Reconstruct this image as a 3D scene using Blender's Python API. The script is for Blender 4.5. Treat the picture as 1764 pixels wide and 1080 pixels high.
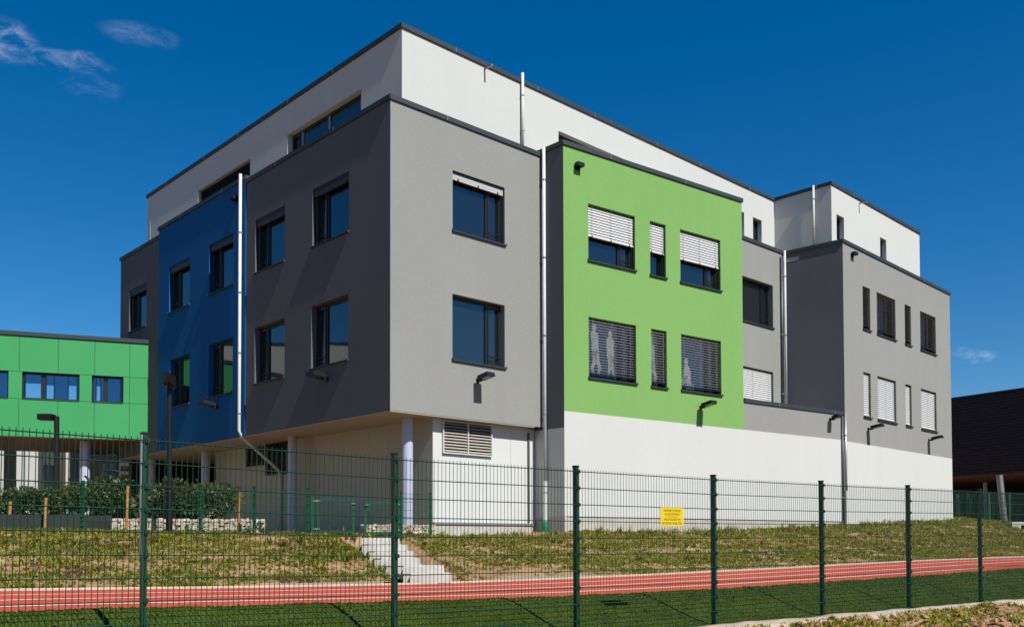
import bpy, math, random
import numpy as np
from mathutils import Vector, Matrix, noise
random.seed(7); rng = np.random.default_rng(7)
scene = bpy.context.scene
for o in list(bpy.data.objects): bpy.data.objects.remove(o)
C = scene.collection

# ------------------------------------------------------------------ camera
EYE = 1.14                       # metres above the foot of the fence
FPX, PIT, ROL, CX, CY = 1587.3, 0.0279, -0.0027, 882.0, 889.9   # in pixels of the 1764 x 1080 photograph
cam = bpy.data.cameras.new("camera")
cam.sensor_width = 36.0; cam.lens = FPX/1764*36.0
cam.shift_y = (CY-540.0)/1764.0; cam.clip_start = 0.1; cam.clip_end = 3000
co = bpy.data.objects.new("camera", cam); C.objects.link(co)
fw = Vector((0, math.cos(PIT), math.sin(PIT))); u0 = Vector((0, -math.sin(PIT), math.cos(PIT))); r0 = Vector((1, 0, 0))
cr, sr = math.cos(ROL), math.sin(ROL)
rt = r0*cr + u0*sr; up = u0*cr - r0*sr
co.matrix_world = Matrix(((rt.x, up.x, -fw.x, 0), (rt.y, up.y, -fw.y, 0), (rt.z, up.z, -fw.z, EYE), (0, 0, 0, 1)))
scene.camera = co
def ray(u, v):
    a, b = u-CX, v-CY
    d = fw + rt*(a/FPX) - up*(b/FPX)
    return d
def at_depth(u, v, Y): d = ray(u, v); return Vector((0, 0, EYE)) + d*(Y/d.y)
def at_z(u, v, z): d = ray(u, v); return Vector((0, 0, EYE)) + d*((z-EYE)/d.z)

# ------------------------------------------------------------------ light
SUN_EL, SUN_AZ = 49.0, 41.2      # elevation; the light travels towards 41 degrees left of straight ahead
el, az = math.radians(SUN_EL), math.radians(SUN_AZ)
tosun = Vector((math.sin(az)*math.cos(el), -math.cos(az)*math.cos(el), math.sin(el)))
world = bpy.data.worlds.new("World"); scene.world = world; world.use_nodes = True
wn = world.node_tree; wn.nodes.clear()
sky = wn.nodes.new("ShaderNodeTexSky"); sky.sky_type = 'NISHITA'; sky.sun_disc = False
sky.sun_elevation = el; sky.sun_rotation = math.atan2(tosun.x, tosun.y)
sky.altitude = 0; sky.air_density = 1.0; sky.dust_density = 0.3; sky.ozone_density = 6.0
bg = wn.nodes.new("ShaderNodeBackground"); bg.inputs[1].default_value = 0.067
wo = wn.nodes.new("ShaderNodeOutputWorld")
hsv = wn.nodes.new('ShaderNodeHueSaturation'); hsv.inputs['Saturation'].default_value = 1.35; wn.links.new(sky.outputs[0], hsv.inputs['Color']); SKYCOL = hsv.outputs[0]
def build_clouds():
    tc = wn.nodes.new("ShaderNodeTexCoord"); N = wn.nodes; L = wn.links
    nz = N.new("ShaderNodeTexNoise"); nz.inputs["Scale"].default_value = 34; nz.inputs["Detail"].default_value = 9; nz.inputs["Roughness"].default_value = 0.68; nz.inputs["Distortion"].default_value = 0.6
    mp = N.new("ShaderNodeMapping"); mp.inputs["Scale"].default_value = (1, 1, 2.6)
    L.new(tc.outputs["Generated"], mp.inputs[0]); L.new(mp.outputs[0], nz.inputs[0])
    wisp = N.new("ShaderNodeMapRange"); wisp.interpolation_type = 'SMOOTHSTEP'; wisp.inputs[1].default_value = .40; wisp.inputs[2].default_value = .80; L.new(nz.outputs[0], wisp.inputs[0])
    total = None
    for (u, v, wu, wv, amt) in ((6, 70, 70, 48, .30), (85, 100, 130, 22, .24), (148, 104, 38, 18, .26), (240, 60, 80, 26, .13), (158, 150, 60, 28, .09), (1686, 615, 34, 14, .40), (1658, 606, 24, 10, .25)):
        c = ray(u, v).normalized(); a1 = (ray(u+wu, v+wu*.12).normalized()-c); a2 = ray(u, v-wv).normalized()-c
        k1 = a1.length; k2 = a2.length; a1.normalize(); a2.normalize()
        sub = N.new("ShaderNodeVectorMath"); sub.operation = 'SUBTRACT'; L.new(tc.outputs["Generated"], sub.inputs[0]); sub.inputs[1].default_value = c
        def dot(ax, k):
            d = N.new("ShaderNodeVectorMath"); d.operation = 'DOT_PRODUCT'; L.new(sub.outputs[0], d.inputs[0]); d.inputs[1].default_value = ax/k
            m = N.new("ShaderNodeMath"); m.operation = 'MULTIPLY'; L.new(d.outputs["Value"], m.inputs[0]); L.new(d.outputs["Value"], m.inputs[1]); return m
        s = N.new("ShaderNodeMath"); s.operation = 'ADD'; L.new(dot(a1, k1).outputs[0], s.inputs[0]); L.new(dot(a2, k2).outputs[0], s.inputs[1])
        f = N.new("ShaderNodeMapRange"); f.interpolation_type = 'SMOOTHSTEP'; f.inputs[1].default_value = .05; f.inputs[2].default_value = 1.0; f.inputs[3].default_value = amt; f.inputs[4].default_value = 0; L.new(s.outputs[0], f.inputs[0])
        mr = N.new("ShaderNodeMath"); mr.operation = 'MULTIPLY'; L.new(f.outputs[0], mr.inputs[0]); L.new(wisp.outputs[0], mr.inputs[1])
        if total is None: total = mr
        else:
            m = N.new("ShaderNodeMath"); m.operation = 'MAXIMUM'; L.new(total.outputs[0], m.inputs[0]); L.new(mr.outputs[0], m.inputs[1]); total = m
    mix = N.new("ShaderNodeMix"); mix.data_type = 'RGBA'; L.new(total.outputs[0], mix.inputs[0]); L.new(SKYCOL, mix.inputs[6]); mix.inputs[7].default_value = (9.5, 10.5, 12.5, 1)
    L.new(mix.outputs[2], bg.inputs[0])
build_clouds(); wn.links.new(bg.outputs[0], wo.inputs[0])
sl = bpy.data.lights.new("sun", 'SUN'); sl.energy = 5.0; sl.angle = math.radians(0.53); sl.color = (1.0, .965, .91)
so = bpy.data.objects.new("sun", sl); C.objects.link(so); so.rotation_euler = tosun.to_track_quat('Z', 'Y').to_euler(); so.location = (20, -20, 40)
scene.view_settings.view_transform = 'Standard'; scene.view_settings.look = 'None'; scene.view_settings.exposure = 0.6; scene.view_settings.gamma = 1.0
scene.view_settings.use_curve_mapping = False

# ------------------------------------------------------------------ materials
KA = .62                          # the picture is exposed for deep shade: exposure +0.6, moderate albedos
def mat(name, col, rough=.7, spec=.3, metal=0, ns=0, nv=.12, bump=0, bs=200, ior=None, col2=None, det=5, stretch=None, coat=0):
    col = tuple(c*KA for c in col); col2 = tuple(c*KA for c in col2) if col2 else None
    m = bpy.data.materials.new(name); m.use_nodes = True; nt = m.node_tree; b = nt.nodes["Principled BSDF"]
    b.inputs["Base Color"].default_value = (*col, 1); b.inputs["Roughness"].default_value = rough; b.inputs["Metallic"].default_value = metal
    b.inputs["Specular IOR Level"].default_value = spec
    if coat: b.inputs["Coat Weight"].default_value = coat
    if ior: b.inputs["IOR"].default_value = ior
    tc = nt.nodes.new("ShaderNodeNewGeometry"); src = tc.outputs["Position"]
    if stretch:
        mp = nt.nodes.new("ShaderNodeMapping"); mp.inputs["Scale"].default_value = stretch; nt.links.new(src, mp.inputs[0]); src = mp.outputs[0]
    if ns:
        n = nt.nodes.new("ShaderNodeTexNoise"); n.inputs["Scale"].default_value = ns; n.inputs["Detail"].default_value = det; nt.links.new(src, n.inputs[0])
        mr = nt.nodes.new("ShaderNodeMapRange"); mr.inputs[1].default_value = .3; mr.inputs[2].default_value = .7; nt.links.new(n.outputs[0], mr.inputs[0])
        mx = nt.nodes.new("ShaderNodeMix"); mx.data_type = 'RGBA'; nt.links.new(mr.outputs[0], mx.inputs[0])
        c2 = col2 if col2 else tuple(c*(1+nv) for c in col); c1 = col if col2 else tuple(c*(1-nv) for c in col)
        mx.inputs[6].default_value = (*c1, 1); mx.inputs[7].default_value = (*c2, 1); nt.links.new(mx.outputs[2], b.inputs["Base Color"])
    if bump:
        n2 = nt.nodes.new("ShaderNodeTexNoise"); n2.inputs["Scale"].default_value = bs; n2.inputs["Detail"].default_value = 4; nt.links.new(tc.outputs["Position"], n2.inputs[0])
        bp = nt.nodes.new("ShaderNodeBump"); bp.inputs["Strength"].default_value = bump; bp.inputs["Distance"].default_value = .02; nt.links.new(n2.outputs[0], bp.inputs["Height"]); nt.links.new(bp.outputs[0], b.inputs["Normal"])
    return m
def stucco(name, col, nv=.05):
    col = tuple(c*KA for c in col)
    # rendered wall: fine grain, broad tonal drift, faint vertical weather streaks
    m = bpy.data.materials.new(name); m.use_nodes = True; nt = m.node_tree; b = nt.nodes["Principled BSDF"]; N = nt.nodes; L = nt.links
    b.inputs["Roughness"].default_value = .92; b.inputs["Specular IOR Level"].default_value = .15
    g = N.new("ShaderNodeNewGeometry")
    def nz(scale, det, st=None):
        src = g.outputs["Position"]
        if st:
            mp = N.new("ShaderNodeMapping"); mp.inputs["Scale"].default_value = st; L.new(src, mp.inputs[0]); src = mp.outputs[0]
        n = N.new("ShaderNodeTexNoise"); n.inputs["Scale"].default_value = scale; n.inputs["Detail"].default_value = det; L.new(src, n.inputs[0]); return n
    a = nz(.35, 4); s = nz(1.6, 5, (1, 1, .12)); f = nz(16, 5)
    def mul(x, k): m_ = N.new("ShaderNodeMath"); m_.operation = 'MULTIPLY_ADD'; L.new(x, m_.inputs[0]); m_.inputs[1].default_value = k; m_.inputs[2].default_value = -k/2; return m_
    s1 = N.new("ShaderNodeMath"); s1.operation = 'ADD'; L.new(mul(a.outputs[0], nv*2.4).outputs[0], s1.inputs[0]); L.new(mul(s.outputs[0], nv*2.0).outputs[0], s1.inputs[1])
    s2 = N.new("ShaderNodeMath"); s2.operation = 'ADD'; L.new(s1.outputs[0], s2.inputs[0]); L.new(mul(f.outputs[0], nv*4.2).outputs[0], s2.inputs[1])
    s3 = N.new("ShaderNodeMath"); s3.operation = 'ADD'; L.new(s2.outputs[0], s3.inputs[0]); s3.inputs[1].default_value = 1.0
    vm = N.new("ShaderNodeVectorMath"); vm.operation = 'SCALE'; vm.inputs[0].default_value = col; L.new(s3.outputs[0], vm.inputs["Scale"]); L.new(vm.outputs[0], b.inputs["Base Color"])
    bp = N.new("ShaderNodeBump"); bp.inputs["Strength"].default_value = .06; bp.inputs["Distance"].default_value = .003; f2 = nz(45, 5); L.new(f2.outputs[0], bp.inputs["Height"]); L.new(bp.outputs[0], b.inputs["Normal"])
    return m
M = {}
M['grey'] = stucco('grey_render', (.338, .342, .318)); M['greyshade'] = stucco('dark_grey_deepened_shade', (.150, .160, .172))  # left-facing walls: own darker grey, lowered and cooled further to deepen their shade
M['white'] = stucco('white_render', (.70, .71, .67), .03); M['green'] = stucco('green_render', (.235, .47, .135), .04)
M['blue'] = stucco('blue_render', (.008, .130, .36), .06); M['cream'] = stucco('cream_render', (.58, .57, .49), .04)
M['plinth'] = mat('plinth_concrete', (.56, .53, .47), .9, ns=3, nv=.12, bump=.2, bs=40)
M['cap'] = mat('anthracite_metal', (.040, .054, .064), .6, .3, ns=1.2, nv=.1)
M['capseam'] = mat('zinc_seam', (.25, .27, .28), .5)
M['frame'] = mat('window_frame', (.012, .014, .017), .4, .5)
M['glass'] = mat('window_glass', (.006, .010, .014), .03, .5, ior=2.1)
def vary_glass(m):
    nt = m.node_tree; N = nt.nodes; L = nt.links; b = N["Principled BSDF"]; oi = N.new("ShaderNodeObjectInfo"); mx = N.new("ShaderNodeMix"); mx.data_type = 'RGBA'; L.new(oi.outputs["Random"], mx.inputs[0]); mx.inputs[6].default_value = (.003, .005, .007, 1); mx.inputs[7].default_value = (.014, .018, .020, 1); L.new(mx.outputs[2], b.inputs["Base Color"])
    g = N.new("ShaderNodeNewGeometry"); n = N.new("ShaderNodeTexNoise"); n.inputs["Scale"].default_value = 1.1; n.inputs["Detail"].default_value = 1; L.new(g.outputs["Position"], n.inputs[0]); bp = N.new("ShaderNodeBump"); bp.inputs["Strength"].default_value = .25; bp.inputs["Distance"].default_value = .012; L.new(n.outputs[0], bp.inputs["Height"]); L.new(bp.outputs[0], b.inputs["Normal"])
vary_glass(M['glass'])
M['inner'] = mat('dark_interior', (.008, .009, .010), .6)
M['slatw'] = mat('white_slat', (.72, .72, .70), .45, .4); M['slatg'] = mat('grey_slat', (.26, .25, .22), .5, .4)
M['slatd'] = mat('dark_slat', (.085, .085, .085), .5, .3)
M['slatb'] = mat('beige_slat', (.50, .46, .38), .5, .4)
M['pipe'] = mat('pale_downpipe', (.72, .73, .71), .6, .25, metal=0, ns=2, nv=.06)
M['pipedark'] = mat('zinc_pipe', (.12, .13, .14), .45, .5, metal=.4)
M['bracket'] = mat('galvanised', (.45, .46, .46), .4, .5, metal=.6)
M['lamp'] = mat('lamp_black', (.007, .007, .008), .5, .3); M['lens'] = mat('lamp_lens', (.10, .10, .10), .2, .5)
M['column'] = mat('lilac_white_paint', (.56, .62, .76), .4, .4)
M['wpanel'] = mat('white_sandwich_panel', (.76, .77, .73), .45, .35, ns=.8, nv=.02)
M['agreen'] = mat('green_cladding', (.055, .40, .125), .55, .3, ns=.5, nv=.05, det=3)
M['joint'] = mat('dark_joint', (.010, .03, .018), .8)
M['wood'] = mat('timber_soffit', (.19, .092, .045), .6, .3, ns=6, nv=.3, stretch=(1, 1, 1))
M['soffit'] = stucco('pale_soffit', (.54, .50, .43), .03)
M['black'] = mat('black_timber', (.060, .044, .042), .7, .25, ns=5, nv=.5, stretch=(.4, .4, 6))
M['fgreen'] = mat('fence_green', (.004, .050, .026), .45, .35); M['fgreen2'] = mat('gate_green', (.004, .090, .040), .4, .5)
M['fdark'] = mat('fence_cap_black', (.01, .014, .012), .5)
M['track'] = mat('red_tartan', (.60, .086, .042), .85, .2, ns=1.6, nv=.15, det=9, bump=.25, bs=120)
M['line'] = mat('white_line_paint', (.80, .76, .70), .7, ns=5, nv=.06)
M['kerb'] = mat('concrete_kerb', (.56, .45, .34), .9, ns=4, nv=.15, bump=.3, bs=60)
M['step'] = mat('concrete_step', (.70, .665, .60), .9, ns=5, nv=.10, bump=.25, bs=50)
M['stone'] = mat('gabion_stone', (.72, .60, .45), .9, ns=7, nv=.35, bump=.3, bs=30)
M['stake'] = mat('pine_stake', (.52, .25, .07), .75, ns=12, nv=.2, stretch=(1, 1, .2))
M['membrane'] = mat('black_membrane', (.020, .021, .020), .7, ns=3, nv=.3)
M['yellow'] = mat('sign_yellow', (.86, .62, .006), .5, .4); M['ink'] = mat('sign_ink', (.17, .09, .01), .6)
M['sticker'] = mat('pale_sticker', (1.25, 1.3, 1.25), .6); M['orange'] = mat('orange_plastic', (.75, .10, .02), .4, .4)
M['bwall'] = mat('slate_panel', (.11, .14, .18), .5, .35, ns=1, nv=.08); M['brown'] = mat('brown_panel', (.10, .075, .06), .7, ns=2, nv=.1)
M['steel'] = mat('stair_steel', (.5, .52, .55), .35, .5, metal=.5); M['greenpipe'] = mat('green_pipe_socket', (.003, .20, .09), .4, .5)
def soil(name, c1, c2, c3):
    c1, c2, c3 = [tuple(c*KA for c in q) for q in (c1, c2, c3)]
    m = bpy.data.materials.new(name); m.use_nodes = True; nt = m.node_tree; b = nt.nodes["Principled BSDF"]; N = nt.nodes; L = nt.links
    b.inputs["Roughness"].default_value = .95; b.inputs["Specular IOR Level"].default_value = .1
    g = N.new("ShaderNodeNewGeometry"); n1 = N.new("ShaderNodeTexNoise"); n1.inputs["Scale"].default_value = 1.3; n1.inputs["Detail"].default_value = 8; n1.inputs["Roughness"].default_value = .7; L.new(g.outputs["Position"], n1.inputs[0])
    cr_ = N.new("ShaderNodeValToRGB"); L.new(n1.outputs[0], cr_.inputs[0]); e = cr_.color_ramp.elements; e[0].position = .32; e[0].color = (*c1, 1); e[1].position = .68; e[1].color = (*c3, 1); k = cr_.color_ramp.elements.new(.5); k.color = (*c2, 1)
    L.new(cr_.outputs[0], b.inputs["Base Color"])
    n2 = N.new("ShaderNodeTexNoise"); n2.inputs["Scale"].default_value = 14; n2.inputs["Detail"].default_value = 6; L.new(g.outputs["Position"], n2.inputs[0])
    bp = N.new("ShaderNodeBump"); bp.inputs["Strength"].default_value = .8; bp.inputs["Distance"].default_value = .05; L.new(n2.outputs[0], bp.inputs["Height"]); L.new(bp.outputs[0], b.inputs["Normal"])
    return m
M['soil'] = soil('bank_soil', (.26, .15, .072), (.40, .245, .130), (.51, .345, .205))
M['dirt'] = soil('turned_earth', (.26, .125, .060), (.42, .235, .125), (.55, .36, .21))
M['field'] = soil('field_ground', (.022, .030, .010), (.034, .042, .014), (.050, .052, .022))
M['turf'] = soil('turf_base', (.038, .062, .006), (.055, .085, .008), (.078, .108, .012))
def leafmat(name, col, tr=.25):
    col = tuple(c*KA for c in col)
    m = bpy.data.materials.new(name); m.use_nodes = True; nt = m.node_tree; b = nt.nodes["Principled BSDF"]
    b.inputs["Base Color"].default_value = (*col, 1); b.inputs["Roughness"].default_value = .55; b.inputs["Specular IOR Level"].default_value = .3
    t = nt.nodes.new("ShaderNodeBsdfTranslucent"); t.inputs[0].default_value = (*[c*1.2 for c in col], 1); mx = nt.nodes.new("ShaderNodeMixShader"); mx.inputs[0].default_value = tr
    nt.links.new(b.outputs[0], mx.inputs[1]); nt.links.new(t.outputs[0], mx.inputs[2]); nt.links.new(mx.outputs[0], nt.nodes["Material Output"].inputs[0])
    return m
M['weed1'] = leafmat('weed_green', (.25, .285, .014)); M['weed2'] = leafmat('weed_olive', (.41, .37, .028)); M['weed3'] = leafmat('weed_straw', (.54, .43, .12)); M['weed4'] = leafmat('weed_rust', (.26, .13, .06)); M['weed5'] = leafmat('weed_dark', (.15, .205, .012))
M['grassA'] = leafmat('turf_blade', (.10, .175, .008)); M['grassB'] = leafmat('turf_blade_pale', (.20, .245, .018)); M['grassC'] = leafmat('turf_blade_dark', (.045, .085, .005))
M['leafA'] = leafmat('laurel_leaf', (.080, .115, .020), .2); M['leafB'] = leafmat('laurel_leaf_pale', (.22, .23, .07), .2); M['leafC'] = leafmat('laurel_leaf_dark', (.04, .065, .016), .15); M['twig'] = mat('twig', (.06, .04, .025), .9)

def clearglass(name, tint):
    m = bpy.data.materials.new(name); m.use_nodes = True; nt = m.node_tree; nt.nodes.remove(nt.nodes["Principled BSDF"])
    t = nt.nodes.new("ShaderNodeBsdfTransparent"); t.inputs[0].default_value = (*tint, 1); g = nt.nodes.new("ShaderNodeBsdfGlossy"); g.inputs["Roughness"].default_value = .02; f = nt.nodes.new("ShaderNodeFresnel"); f.inputs[0].default_value = 1.6
    x = nt.nodes.new("ShaderNodeMixShader"); nt.links.new(f.outputs[0], x.inputs[0]); nt.links.new(t.outputs[0], x.inputs[1]); nt.links.new(g.outputs[0], x.inputs[2]); nt.links.new(x.outputs[0], nt.nodes["Material Output"].inputs[0]); return m
M['clear'] = clearglass('clear_glass', (.86, .92, .95)); M['tint'] = clearglass('sun_control_glass', (.30, .44, .55))

# ------------------------------------------------------------------ builders
WL = {}                                                    # world location of every object (no parent is rotated)
def empty(name, loc, label=None, cat=None, group=None):
    o = bpy.data.objects.new(name, None); C.objects.link(o); o.location = loc; WL[o.name] = Vector(loc); o.empty_display_size = .3
    tag(o, label, cat, group); return o
def tag(o, label=None, cat=None, group=None, kind=None):
    if label: o['label'] = label
    if cat: o['category'] = cat
    if group: o['group'] = group
    if kind: o['kind'] = kind
    return o
class MB:
    def __init__(s): s.v = []; s.f = []; s.m = []
    def add(s, vs, fs, mi=0):
        k = len(s.v); s.v += [Vector(p) for p in vs]; s.f += [tuple(i+k for i in f) for f in fs]; s.m += [mi]*len(fs)
    def quad(s, a, b, c, d, mi=0): s.add((a, b, c, d), ((0, 1, 2, 3),), mi)
    def hexa(s, p, mi=0):                                  # 8 points: bottom ring, top ring
        s.add(p, ((3, 2, 1, 0), (4, 5, 6, 7), (0, 1, 5, 4), (1, 2, 6, 5), (2, 3, 7, 6), (3, 0, 4, 7)), mi)
    def box(s, W, s0, s1, o0, o1, z0, z1, mi=0):           # in a wall frame
        p = [W.p(s0, o1, z0), W.p(s1, o1, z0), W.p(s1, o0, z0), W.p(s0, o0, z0), W.p(s0, o1, z1), W.p(s1, o1, z1), W.p(s1, o0, z1), W.p(s0, o0, z1)]
        s.hexa(p, mi)
    def abox(s, x0, x1, y0, y1, z0, z1, mi=0):
        s.hexa([(x0, y0, z0), (x1, y0, z0), (x1, y1, z0), (x0, y1, z0), (x0, y0, z1), (x1, y0, z1), (x1, y1, z1), (x0, y1, z1)], mi)
    def tube(s, pts, r, n=10, mi=0, cap=True):
        pts = [Vector(p) for p in pts]; rs = r if isinstance(r, (list, tuple)) else [r]*len(pts); rings = []
        for i, p in enumerate(pts):
            t = (pts[min(i+1, len(pts)-1)]-pts[max(i-1, 0)]).normalized()
            ref = Vector((0, 0, 1)) if abs(t.z) < .9 else Vector((1, 0, 0)); a = t.cross(ref).normalized(); b = a.cross(t)
            rings.append([p + a*(rs[i]*math.cos(2*math.pi*k/n)) + b*(rs[i]*math.sin(2*math.pi*k/n)) for k in range(n)])
        vs = [q for rg in rings for q in rg]; fs = []
        for i in range(len(pts)-1):
            for k in range(n): fs.append((i*n+k, i*n+(k+1) % n, (i+1)*n+(k+1) % n, (i+1)*n+k))
        if cap: fs.append(tuple(range(n))[::-1]); fs.append(tuple((len(pts)-1)*n+k for k in range(n)))
        s.add(vs, fs, mi)
    def build(s, name, mats, parent=None, smooth=False, origin=None):
        if not isinstance(mats, (list, tuple)): mats = [mats]
        if origin is None:
            lo = Vector([min(p[i] for p in s.v) for i in range(3)]); hi = Vector([max(p[i] for p in s.v) for i in range(3)])
            origin = Vector(((lo.x+hi.x)/2, (lo.y+hi.y)/2, lo.z))
        me = bpy.data.meshes.new(name); me.from_pydata([p-origin for p in s.v], [], s.f)
        for m in mats: me.materials.append(m)
        if any(s.m): me.polygons.foreach_set("material_index", s.m)
        if smooth: me.polygons.foreach_set("use_smooth", [True]*len(s.f))
        o = bpy.data.objects.new(name, me); C.objects.link(o); place(o, origin, parent); return o
def place(o, origin, parent):
    WL[o.name] = Vector(origin)
    if parent: o.parent = parent; o.location = Vector(origin)-WL[parent.name]
    else: o.location = origin
def clone(src, origin, parent):
    o = bpy.data.objects.new(src.name.split('.')[0], src.data); C.objects.link(o); place(o, origin, parent); return o
class Wall:
    """vertical plane; A left end, B right end as seen from outside"""
    def __init__(s, A, B, off=0):
        A = Vector((A[0], A[1])); B = Vector((B[0], B[1])); s.t = (B-A).normalized(); s.n = Vector((s.t.y, -s.t.x)); s.A = A+s.n*off; s.L = (B-A).length; s.B = s.A+s.t*s.L
    def p(s, a, o, z): q = s.A+s.t*a+s.n*o; return Vector((q.x, q.y, z))
    def sz(s, u, v, o=0):                                  # pixel -> (along, height)
        d = ray(u, v); A = s.A+s.n*o; k = (A.x*s.n.x+A.y*s.n.y)/(d.x*s.n.x+d.y*s.n.y); q = d*k
        return (Vector((q.x, q.y))-A).dot(s.t), q.z+EYE
def wall(W, z0, z1, m, parent, holes=(), s0=0, s1=None, reveal=.2, name='wall', label=None, inner=None):
    s1 = W.L if s1 is None else s1; mb = MB()
    xs = sorted({s0, s1, *[h[0] for h in holes], *[h[1] for h in holes]}); zs = sorted({z0, z1, *[h[2] for h in holes], *[h[3] for h in holes]})
    for i in range(len(xs)-1):
        for j in range(len(zs)-1):
            cx, cz = (xs[i]+xs[i+1])/2, (zs[j]+zs[j+1])/2
            if any(h[0] < cx < h[1] and h[2] < cz < h[3] for h in holes): continue
            mb.quad(W.p(xs[i], 0, zs[j]), W.p(xs[i+1], 0, zs[j]), W.p(xs[i+1], 0, zs[j+1]), W.p(xs[i], 0, zs[j+1]))
    for (a, b, c, d) in [h[:4] for h in holes]:
        r = reveal
        mb.quad(W.p(a, 0, c), W.p(a, -r, c), W.p(a, -r, d), W.p(a, 0, d)); mb.quad(W.p(b, -r, c), W.p(b, 0, c), W.p(b, 0, d), W.p(b, -r, d))
        mb.quad(W.p(a, -r, d), W.p(b, -r, d), W.p(b, 0, d), W.p(a, 0, d)); mb.quad(W.p(a, 0, c), W.p(b, 0, c), W.p(b, -r, c), W.p(a, -r, c))
    # the wall's own thickness behind the face
    t = reveal+.12
    mb.quad(W.p(s0, -t, z0), W.p(s0, 0, z0), W.p(s0, 0, z1), W.p(s0, -t, z1)); mb.quad(W.p(s1, 0, z0), W.p(s1, -t, z0), W.p(s1, -t, z1), W.p(s1, 0, z1))
    mb.quad(W.p(s1, -t, z0), W.p(s0, -t, z0), W.p(s0, -t, z1), W.p(s1, -t, z1))
    o = mb.build(name, m, parent)
    if label: o['label'] = label
    return o
def cap(W, z, parent, s0=0, s1=None, e0=.045, e1=.045, inner=.34, h=.135, dz=0):
    s1 = W.L if s1 is None else s1; mb = MB()
    mb.box(W, s0-e0, s1+e1, -inner, .045, z+dz, z+h+dz)
    o = mb.build('roof_edge_cap', M['cap'], parent)
    a = s0+1.9
    while a < s1-.5:
        sm = MB(); sm.box(W, a, a+.02, -.2, .048, z+dz+.004, z+h+dz+.003); sm.build('cap_joint', M['capseam'], o); a += 3.0+.37*math.sin(a)
    return o
def slats(W, s0, s1, ztop, zbot, pitch, tilt, m, parent, o=-.085, wdt=.078):
    n = max(1, int((ztop-zbot)/pitch)); src = None
    for i in range(n):
        z = ztop-pitch*(i+.5); origin = W.p((s0+s1)/2, o, z)
        if src is None:
            mb = MB(); c, s_ = math.cos(tilt)*wdt/2, math.sin(tilt)*wdt/2
            prof = [(-c, s_), (-c*.4, s_*.4+.005), (c*.4, -s_*.4+.005), (c, -s_)]   # inner edge high, outer edge low, slight crown
            for k in range(3):
                (a0, b0), (a1, b1) = prof[k], prof[k+1]
                mb.quad(W.p(s0, o+a0, z+b0), W.p(s0, o+a1, z+b1), W.p(s1, o+a1, z+b1), W.p(s1, o+a0, z+b0))
                mb.quad(W.p(s0, o+a0, z+b0-.003), W.p(s1, o+a0, z+b0-.003), W.p(s1, o+a1, z+b1-.003), W.p(s0, o+a1, z+b1-.003))
            mb.quad(W.p(s0, o+c, z-s_), W.p(s0, o+c, z-s_-.003), W.p(s1, o+c, z-s_-.003), W.p(s1, o+c, z-s_))
            src = mb.build('slat', m, parent, origin=origin)
        else: clone(src, origin, parent)
    return ztop-pitch*n
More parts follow.
